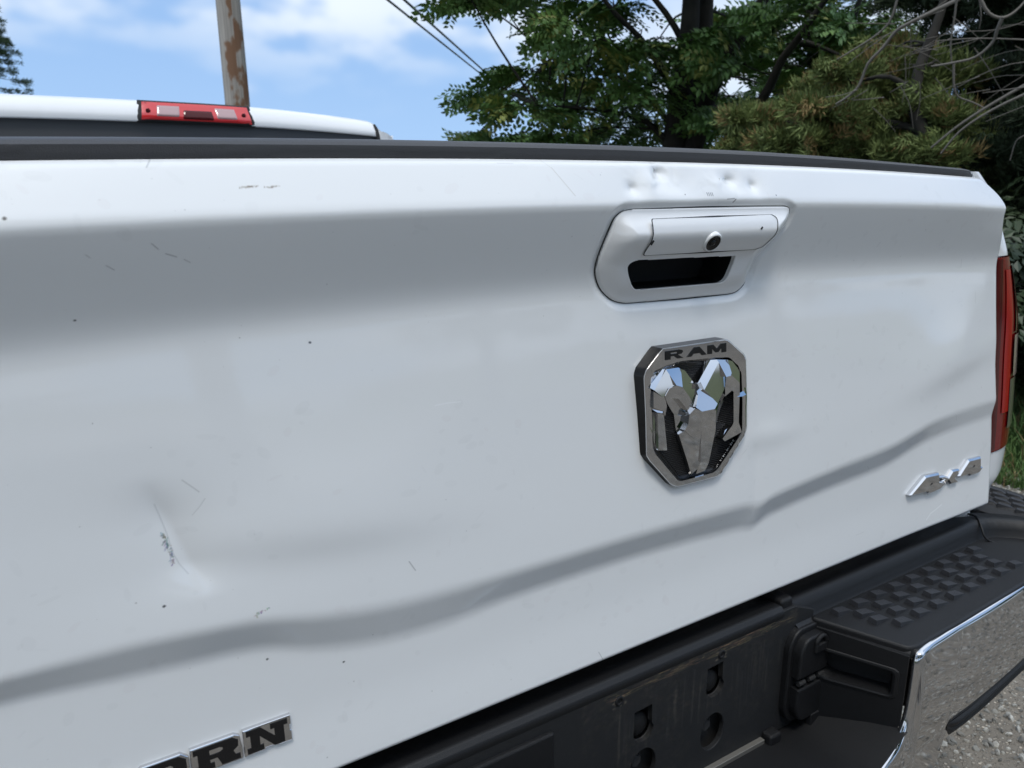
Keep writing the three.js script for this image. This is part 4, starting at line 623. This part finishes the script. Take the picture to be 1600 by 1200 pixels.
// ================================================================ utility pole and wires
{
  const a = UD(356, 0, 11.2), b = UD(371, 160, 11.2), d = b.clone().sub(a), P = (y) => a.clone().addScaledVector(d, (y - a.y) / d.y);
  const bark = dataTex(256, 1024, (u, v, i, j) => { const n = fbm(u * 22, v * 26, 1), s = noise(u * 60, v * 6, 4), k = sm(.47, .56, fbm(u * 5 + 3, v * 30, 7)), c = .61 + .16 * (n - .5) + .12 * (s - .5); return [lerp(c, .45, k * .85), lerp(c * .97, .32, k * .85), lerp(c * .93, .23, k * .85)]; });
  bark.repeat.set(1, 1);
  const base = P(0), pole = thing('utility_pole', 'weathered grey wooden utility pole with brown stains behind the cab', 'pole', [base.x, 0, base.z]);
  const top = P(9.5), g = new THREE.CylinderGeometry(.125, .165, 9.5, 24, 8); g.translate(0, 4.75, 0);
  { const p = g.attributes.position; for (let i = 0; i < p.count; i++) { const t = p.getY(i) / 9.5; p.setX(i, p.getX(i) + (top.x - base.x) * t); p.setZ(i, p.getZ(i) + (top.z - base.z) * t); } }
  mesh('shaft', g, new THREE.MeshStandardMaterial({ name: 'stained_wood', map: bark, bumpMap: bark, bumpScale: .006, roughness: .95 }), pole);
  const arm = box(-1.1, 1.1, 8.7, 8.82, -.06, .06); arm.rotateY(-.35); arm.translate(top.x - base.x, 0, top.z - base.z); mesh('cross_arm', arm, new THREE.MeshStandardMaterial({ name: 'arm_wood', color: lin(.16, .13, .1), roughness: .95 }), pole);
  const cable = new THREE.MeshStandardMaterial({ name: 'cable', color: lin(.05, .055, .065), roughness: .7 });
  for (const [p, q, dd, label, r] of [[[606, 0], [782, 140], [16, 38], 'lower black overhead cable running into the trees', .022], [[632, 0], [800, 150], [17, 40], 'upper black overhead cable running into the trees', .026]]) {
    const A = UD(...p, dd[0]), B = UD(...q, dd[1]), dir = B.clone().sub(A), pts = [-.6, -.2, .2, .6, 1, 1.4].map((t) => A.clone().addScaledVector(dir, t));
    const w = mesh(numbered('overhead_cable'), tube(pts, [r, r * 1.1], 8), cable, scene); w.userData = { label, category: 'cable', group: 'overhead cables' };
  }
}

// ================================================================ trees
const barkM = new THREE.MeshStandardMaterial({ name: 'dark_bark', map: dataTex(128, 256, (u, v, i, j) => { const n = fbm(u * 20, v * 8, 2), c = .10 + .12 * n; return [c * 1.05, c, c * .9]; }), roughness: 1 });
const greyBark = new THREE.MeshStandardMaterial({ name: 'grey_dead_wood', color: lin(.15, .138, .12), roughness: 1 });
const leafM = new THREE.MeshStandardMaterial({ name: 'leaf', color: 0xffffff, roughness: .55, side: THREE.DoubleSide });
const needleM = new THREE.MeshStandardMaterial({ name: 'needle', color: 0xffffff, roughness: .8, side: THREE.DoubleSide });
const twigGeo = (() => {                                     // a spray of 15 pointed leaves along a thin stem
  const R = rng(3), V = [];
  const leaf = (o, d, n, L, W) => { const s = new THREE.Vector3().crossVectors(d, n).normalize(), a = o, m = o.clone().addScaledVector(d, L * .45).addScaledVector(n, -.006), t = o.clone().addScaledVector(d, L).addScaledVector(n, -.012), l = m.clone().addScaledVector(s, W).addScaledVector(n, .008), r = m.clone().addScaledVector(s, -W).addScaledVector(n, .008); for (const q of [a, l, m, l, t, m, a, m, r, m, t, r]) V.push(q.x, q.y, q.z); };
  for (let k = 0; k < 15; k++) { const t = k / 14, o = new THREE.Vector3(.42 * t, -.07 * t * t, 0), side = k % 2 ? 1 : -1, d = new THREE.Vector3(.55 + .3 * R(), -.25 + .35 * R(), side * (.6 + .5 * R())).normalize(), n = new THREE.Vector3((R() - .5) * .9, 1, (R() - .5) * .9).normalize(); n.addScaledVector(d, -n.dot(d)).normalize(); leaf(o, d, n, .075 + .04 * R(), .019 + .009 * R()); }
  const g = new THREE.BufferGeometry(); g.setAttribute('position', new THREE.Float32BufferAttribute(V, 3)); g.computeVertexNormals(); return g;
})();
const tuftGeo = (() => {                                     // juniper-like tuft of short scaly shoots
  const R = rng(4), V = [];
  for (let k = 0; k < 80; k++) { const a = R() * 6.283, e = R() * 2.2 - .8, L = .035 + .06 * R(), d = new THREE.Vector3(Math.cos(a) * Math.cos(e) * .9 + .45, Math.sin(e), Math.sin(a) * Math.cos(e)).normalize(), s = new THREE.Vector3(R() - .5, R() - .5, R() - .5).cross(d).normalize().multiplyScalar(.0055), o = new THREE.Vector3(R() * .2, (R() - .5) * .07, (R() - .5) * .12), m = o.clone().addScaledVector(d, L * .5), t = o.clone().addScaledVector(d, L); t.y += .02; for (const q of [o, m.clone().add(s), m.clone().sub(s), m.clone().add(s), t, m.clone().sub(s)]) V.push(q.x, q.y, q.z); }
  const g = new THREE.BufferGeometry(); g.setAttribute('position', new THREE.Float32BufferAttribute(V, 3)); g.computeVertexNormals(); return g;
})();
const V3 = (x, y, z) => new THREE.Vector3(x, y, z);
function finishTree(t, out, R, geo, m, tint, scale, name, droop = .15, bark = barkM) {
  const big = out.limbs;
  mesh('trunk', merged(big.map((l) => tube(l.pts, [l.r0, l.r1], l.r0 > .05 ? 9 : l.r0 > .01 ? 5 : 3))), bark, t);
  const list = out.tips.map(([p, d]) => { const v = V3(d.x + (R() - .5) * 1.3, d.y * .3 + (R() - .5) * .7 - droop, d.z + (R() - .5) * 1.3).normalize(), q = new THREE.Quaternion().setFromUnitVectors(V3(1, 0, 0), v), s = scale * (.7 + .6 * R()); return mat4(p, q, V3(s, s, s)); });
  const tn = out.tips.map(([p]) => tint(R, p));
  instanced(name, geo, m, t, list, (i) => tn[i]);
}
const leafTint = (R) => { const k = R(); return k < .12 ? lin(.2, .23, .05) : lin(.055 + .07 * k, .125 + .105 * k, .03 + .025 * k); };
const juniperTint = (R) => { const k = R(); return k < .16 ? lin(.2, .14, .05) : lin(.09 + .08 * k, .125 + .09 * k, .035 + .025 * k); };
// A tree as stems (traced paths) and clumps of foliage, each clump on a branch of its own.
function clumpTree(t, R, stems, clumps, geo, m, tint, scale, droop, flat = .6, bark = barkM) {
  const O = t.position, out = { limbs: [], tips: [] }, sk = [];
  for (const [pts, r0, r1] of stems) { const p = pts.map((q) => q.clone().sub(O)); out.limbs.push({ pts: p, r0, r1 }); const c = new THREE.CatmullRomCurve3(p); for (let k = 2; k <= 12; k++) sk.push(c.getPoint(k / 12)); }
  for (const [c0, rad, n] of clumps) {
    const c = c0.clone().sub(O); let best = sk[0], bd = 1e9; for (const p of sk) { const d = p.distanceTo(c) + (p.y > c.y + .1 ? .5 : 0); if (d < bd) { bd = d; best = p; } }
    const mid = best.clone().lerp(c, .5).add(V3((R() - .5) * .2, .12 * R(), (R() - .5) * .2)), ax = c.clone().sub(best).normalize(), rb = .008 + .012 * bd * .5; out.limbs.push({ pts: [best, mid, c], r0: rb, r1: rb * .45 });
    const subs = Math.max(3, Math.round(n / 14));
    for (let k = 0; k < subs; k++) {                          // twiglets inside the clump carry the leaves
      const a = R() * 6.283, e = V3(Math.cos(a), (R() - .5) * 2 * flat, Math.sin(a)).addScaledVector(ax, .5).normalize(), L = rad * (.55 + .6 * R()), q = c.clone().addScaledVector(e, -rad * .15), f = q.clone().addScaledVector(e, L); f.y -= droop * L;
      out.limbs.push({ pts: [q, q.clone().lerp(f, .5).add(V3(0, .04, 0)), f], r0: .0085, r1: .003 });
      const per = Math.ceil(n / subs); for (let j = 0; j < per; j++) { const u = .15 + .9 * R(), p = q.clone().lerp(f, u).add(V3((R() - .5) * .28 * rad, (R() - .5) * .20 * rad, (R() - .5) * .28 * rad)); out.tips.push([p, e]); }
    }
  }
  finishTree(t, out, R, geo, m, tint, scale, 'crown', droop, bark);
}
const clumpsAt = (R, list, per, d0, d1) => list.map(([x, y, rp, k = 1]) => { const d = lerp(d0, d1, R()), c = UD(x, y, d); return [c, rp / 1202 * d, Math.round(per * k)]; });
const around = (R, c, rx, ry, n, r0, r1, per) => Array.from({ length: n }, () => { let v; do v = V3(R() * 2 - 1, R() * 2 - 1, R() * 2 - 1); while (v.length() > 1); return [c.clone().add(V3(v.x * rx, v.y * ry, v.z * rx)), lerp(r0, r1, R()), per]; });
// many-stemmed broadleaf tree beyond the truck
const D0 = 9.5, P0 = UD(1062, 225, D0);
const mainTree = thing('broadleaf_tree', 'dark-trunked leafy tree with several stems rising beyond the tailgate', 'tree', [P0.x, 0, P0.z]);
{
  const R = rng(12), S = (pts, d1 = D0) => pts.map(([x, y], i) => UD(x, y, lerp(D0, d1, i / (pts.length - 1))));
  const stems = [
    [[V3(P0.x, 0, P0.z), V3(P0.x, 1.2, P0.z), UD(1060, 240, D0)], .27, .21],
    [S([[1052, 250], [1062, 160], [1074, 80], [1080, 0], [1078, -160], [1060, -340]]), .15, .06],
    [S([[1078, 250], [1092, 140], [1100, 60], [1106, -40], [1130, -220], [1150, -360]], 10), .13, .05],
    [S([[1085, 230], [1112, 140], [1150, 66], [1196, -6], [1260, -120]], 9), .10, .04],
    [S([[1098, 262], [1129, 227], [1170, 180], [1198, 144], [1222, 93], [1246, 62], [1275, 20], [1330, -60]], 8.6), .07, .025],
    [S([[1240, 66], [1262, 66], [1305, 83], [1340, 98]], 9.2).map((p) => p.lerp(UD(1250, 64, 9), .0)), .028, .012],
    [S([[1066, 180], [1040, 120], [1000, 60], [960, 20], [900, -60]], 9.2), .05, .02],
    [S([[1050, 230], [1010, 190], [960, 175], [900, 168], [840, 165]], 9.0), .04, .012],
    [S([[1052, 200], [1000, 140], [930, 110], [860, 92]], 9.8), .04, .012],
    [S([[1080, 90], [1040, 20], [980, -40], [880, -70]], 9.8), .045, .015],
  ];
  const near = clumpsAt(R, [[752, 6, 26, .4], [730, -12, 30, .5], [790, 14, 30, .5], [836, 22, 42, .8], [884, 44, 50], [930, 60, 55], [872, 92, 46], [828, 108, 36, .8], [790, 142, 30, .6], [757, 152, 24, .4], [815, 165, 38, .7], [866, 150, 46, .9], [905, 172, 50], [950, 130, 50], [770, 208, 34, .7], [820, 208, 40, .8], [880, 214, 46], [935, 210, 46], [742, 214, 22, .4], [990, 60, 50], [1005, 130, 46], [1000, 190, 42], [960, 10, 50], [900, 0, 46], [1130, 40, 44], [1160, 100, 46], [1180, 40, 46], [1225, 30, 40, .8], [1215, 150, 46], [1150, 180, 50], [1185, 215, 50], [850, -40, 60], [960, -60, 60], [1250, 105, 30, .5], [1238, 195, 42]], 58, 8.6, 10.6);
  const back = clumpsAt(R, [[960, 190, 60], [1020, 100, 60],  [1140, 150, 60], [1190, 90, 50], [1180, 190, 60], [1240, 215, 60], [1010, 215, 60], [1120, 120, 60], [1150, 60, 60], [1210, 140, 60], [1120, 200, 60], [990, 150, 60], [1030, 60, 50], [900, 140, 50]], 40, 11, 12.4);
  const high = around(R, UD(1040, -260, 9.6), 3.0, 1.5, 46, .45, .7, 60);
  clumpTree(mainTree, R, stems, [...near, ...back, ...high], twigGeo, leafM, leafTint, .9, .18);
}
// second broadleaf tree, farther back, closing the view between the stems and the juniper
{
  const Q = UD(1270, 225, 14), t = thing('broadleaf_tree', 'leafy tree farther back between the stems and the juniper', 'tree', [Q.x, 0, Q.z]), R = rng(15);
  const list = []; for (let k = 0; k < 44; k++) list.push([1110 + 290 * R(), 0 + 235 * R(), 60]);
  clumpTree(t, R, [[[V3(Q.x, 0, Q.z), V3(Q.x + .1, 1.6, Q.z), UD(1275, 120, 14), UD(1262, -60, 14), UD(1280, -300, 14)], .2, .05], [[UD(1272, 200, 14), UD(1310, 100, 13.6), UD(1350, -20, 13.4)], .1, .03], [[UD(1272, 180, 14), UD(1220, 90, 14.4), UD(1180, -40, 14.4)], .1, .03]], [...clumpsAt(R, list, 54, 12.8, 15), ...around(R, UD(1270, -300, 14), 2.8, 1.8, 30, .5, .8, 46)], twigGeo, leafM, leafTint, 1.0, .15);
}
// juniper with bare grey limbs at the verge
const J0 = UD(1452, 235, 6.4), jun = thing('juniper_tree', 'yellow-green juniper with bare grey branches beside the tail lamp', 'tree', [J0.x, 0, J0.z]);
{
  const R = rng(41), stems = [[[V3(J0.x + .05, 0, J0.z), V3(J0.x + .03, .9, J0.z), UD(1452, 240, 6.4), UD(1430, 172, 6.4), UD(1436, 110, 6.5), UD(1470, 20, 6.6), UD(1500, -120, 6.7)], .075, .02], [[UD(1440, 205, 6.4), UD(1380, 190, 6.5), UD(1290, 205, 6.8)], .03, .01], [[UD(1432, 150, 6.4), UD(1390, 120, 6.3), UD(1330, 130, 6.4)], .025, .008]];
  const list = [[1392, 84, 34, .8], [1418, 96, 30, .7], [1370, 100, 30, .6], [1450, 124, 36], [1485, 122, 26, .6], [1420, 140, 40], [1376, 148, 40], [1336, 158, 38], [1296, 172, 40], [1250, 182, 38], [1206, 182, 32, .8], [1170, 184, 20, .4], [1410, 178, 44], [1360, 192, 46], [1310, 205, 48], [1260, 218, 46], [1210, 226, 42], [1170, 236, 36], [1400, 222, 50], [1350, 232, 50], [1450, 190, 36], [1300, 240, 46], [1330, 118, 26, .5], [1290, 140, 24, .4], [1440, 240, 46], [1490, 230, 40]];
  clumpTree(jun, R, stems, [...clumpsAt(R, list, 150, 6.2, 7.6), ...clumpsAt(R, [[1250, 300, 90, 2], [1350, 310, 90, 2], [1450, 320, 90, 2]], 150, 6.4, 7.2)], tuftGeo, needleM, juniperTint, .8, -.02, .26);
  // bare branches, traced, hanging at the near side of the juniper
  const B = [[[1500, -2], [1418, 38], [1401, 48], [1380, 74], [1356, 100], [1342, 134], [1325, 151], [1306, 163]], [[1404, -8], [1390, 34], [1373, 52], [1340, 74], [1308, 93]], [[1495, -5], [1491, 30], [1485, 69], [1487, 97]], [[1528, -8], [1545, 21], [1566, 28], [1586, 18], [1608, -6]], [[1566, 28], [1557, 50], [1552, 65], [1525, 89], [1490, 98], [1455, 104]], [[1490, 98], [1491, 138], [1497, 151], [1520, 160], [1540, 170]], [[1640, 112], [1600, 134], [1538, 170], [1493, 200], [1455, 231]], [[1640, 130], [1600, 148], [1550, 172], [1500, 205], [1470, 240]], [[1640, 190], [1600, 212], [1588, 220], [1578, 251]], [[1640, 64], [1600, 62], [1525, 60], [1462, 64]], [[1640, 84], [1590, 78], [1540, 92], [1500, 110]], [[1620, 40], [1570, 40], [1520, 66], [1470, 84], [1430, 90]], [[1640, 20], [1560, 46], [1500, 50], [1440, 62]], [[1440, 32], [1430, 60], [1420, 70]], [[1530, 0], [1533, 25], [1530, 45]], [[1340, 140], [1318, 148], [1290, 152]], [[1640, 150], [1590, 170], [1540, 190]], [[1480, 0], [1450, 20], [1400, 48], [1360, 66], [1320, 92]], [[1640, 95], [1580, 100], [1530, 118], [1490, 140]], [[1640, 120], [1570, 118], [1520, 130]]];
  for (let k = 0; k < 30; k++) { const x = 1350 + 270 * R(), y = -10 + 190 * R(), a = (R() < .75 ? 2.75 : 1.2) + (R() - .5) * 1.1, l = 40 + 90 * R(); B.push([[x, y], [x + Math.cos(a) * l * .5 + 6 * R(), y + Math.sin(a) * l * .3], [x + Math.cos(a) * l, y + Math.sin(a) * l * .65]]); }
  B.forEach((pl, k) => { const dist = k < 10 ? 5.0 + .5 * R() : 5.2 + 1.6 * R(), pts = pl.map(([x, y], i) => UD(x, y, dist + i * .03).sub(jun.position)), r = [.012, .008, .006, .011, .010, .007, .011, .009, .005, .006][k] ?? .002 + .002 * R(); mesh('bare_branch', tube(pts, [r, r * .55], 5), greyBark, jun); });
}
const darkTint = (R) => { const k = R(); return lin(.016 + .026 * k, .030 + .038 * k, .013 + .013 * k); };
for (const [px, d, label, seed] of [[1560, 8.6, 'dense dark evergreen behind the bare grey branches', 52], [1690, 7.2, 'dense dark evergreen at the end of the roadside row', 53]]) {
  const Q = UD(px, 300, d), t = thing('evergreen_tree', label, 'tree', [Q.x, 0, Q.z], 'dark evergreens by the road'), R = rng(seed);
  const cl = []; for (let k = 0; k < 120; k++) { const y = .15 + 4.6 * R(), rr = 1.25 * Math.sqrt(R()) * (1 - .08 * y), a = R() * 6.283; cl.push([V3(Q.x + Math.cos(a) * rr, y, Q.z + Math.sin(a) * rr), .34, 60]); }
  clumpTree(t, R, [[[V3(Q.x, 0, Q.z), V3(Q.x, 2.4, Q.z), V3(Q.x + .1, 5, Q.z)], .14, .04]], cl, tuftGeo, needleM, darkTint, .9, .05, .4);
}
// low shrubs closing the gap under the trees
[[1110, 8.4], [1215, 8.0], [1330, 7.9], [1440, 7.5], [1545, 7.0], [985, 10.2], [1620, 6.0]].forEach(([px, d], i) => {
  const p = UD(px, 300, d), t = thing('shrub', 'low leafy shrub growing under the roadside trees', 'shrub', [p.x, 0, p.z], 'shrubs under the trees'), R = rng(60 + i);
  clumpTree(t, R, [[[V3(p.x, 0, p.z), V3(p.x, .5, p.z), V3(p.x, 1.1, p.z)], .03, .01]], around(R, V3(p.x, .85, p.z), .75, .75, 26, .25, .4, 34), twigGeo, leafM, darkTint, .75, .1);
});
// spruce far off on the left
{
  const p = UD(-22, 100, 42), t = thing('spruce_tree', 'distant dark green spruce beyond the cab roof', 'tree', [p.x, 0, p.z]), R = rng(71), out = { limbs: [], tips: [] }, Ht = 9.6;
  out.limbs.push({ pts: [V3(0, 0, 0), V3(0, Ht * .5, 0), V3(0, Ht, 0)], r0: .22, r1: .02 });
  for (let y = .8; y < Ht; y += .40) { const L = .3 + 2.7 * Math.pow(1 - y / Ht, .8), n = 7; for (let k = 0; k < n; k++) { const a = R() * 6.283, e = L * (.75 + .4 * R()), q = [0, .33, .66, 1].map((s) => V3(Math.cos(a) * e * s, y - .35 * e * s + .22 * e * s * s, Math.sin(a) * e * s)); out.limbs.push({ pts: q, r0: .02, r1: .006 }); for (let m = 0; m < 10; m++) { const s = .15 + .85 * R(), i = Math.min(2, Math.floor(s * 3)), w = q[i].clone().lerp(q[i + 1], s * 3 - i); w.y -= .12 * R(); out.tips.push([w, V3(Math.cos(a), -.3, Math.sin(a))]); } } }
  finishTree(t, out, R, tuftGeo, needleM, (R) => { const k = R(); return lin(.026 + .035 * k, .055 + .05 * k, .026 + .024 * k); }, 1.5, 'crown', .25);
}
// the same roadside planting goes on behind the viewer, seen only in the chrome
[[14.5, 6.5, 1, .95], [15, 12, 2.4, .9], [9.5, 17, 4, .95], [2.5, 16.5, .6, 2.0], [-4, 15, 3, 2.1], [-10, 11, 5, 2.0], [-13, 3.5, 2, 1.8]].forEach(([x, z, r, k]) => {
  const t = mainTree.clone(); t.name = numbered('broadleaf_tree'); t.position.set(x, 0, z); t.rotation.y = r; t.scale.setScalar(k); scene.add(t);
  t.userData = { label: 'tall leafy tree mirrored in the chrome, across the gravel yard', category: 'tree', group: 'trees round the gravel yard' };
});

scene.traverse((o) => { if (o.isMesh) { o.castShadow = true; o.receiveShadow = true; } });
renderer.render(scene, camera);
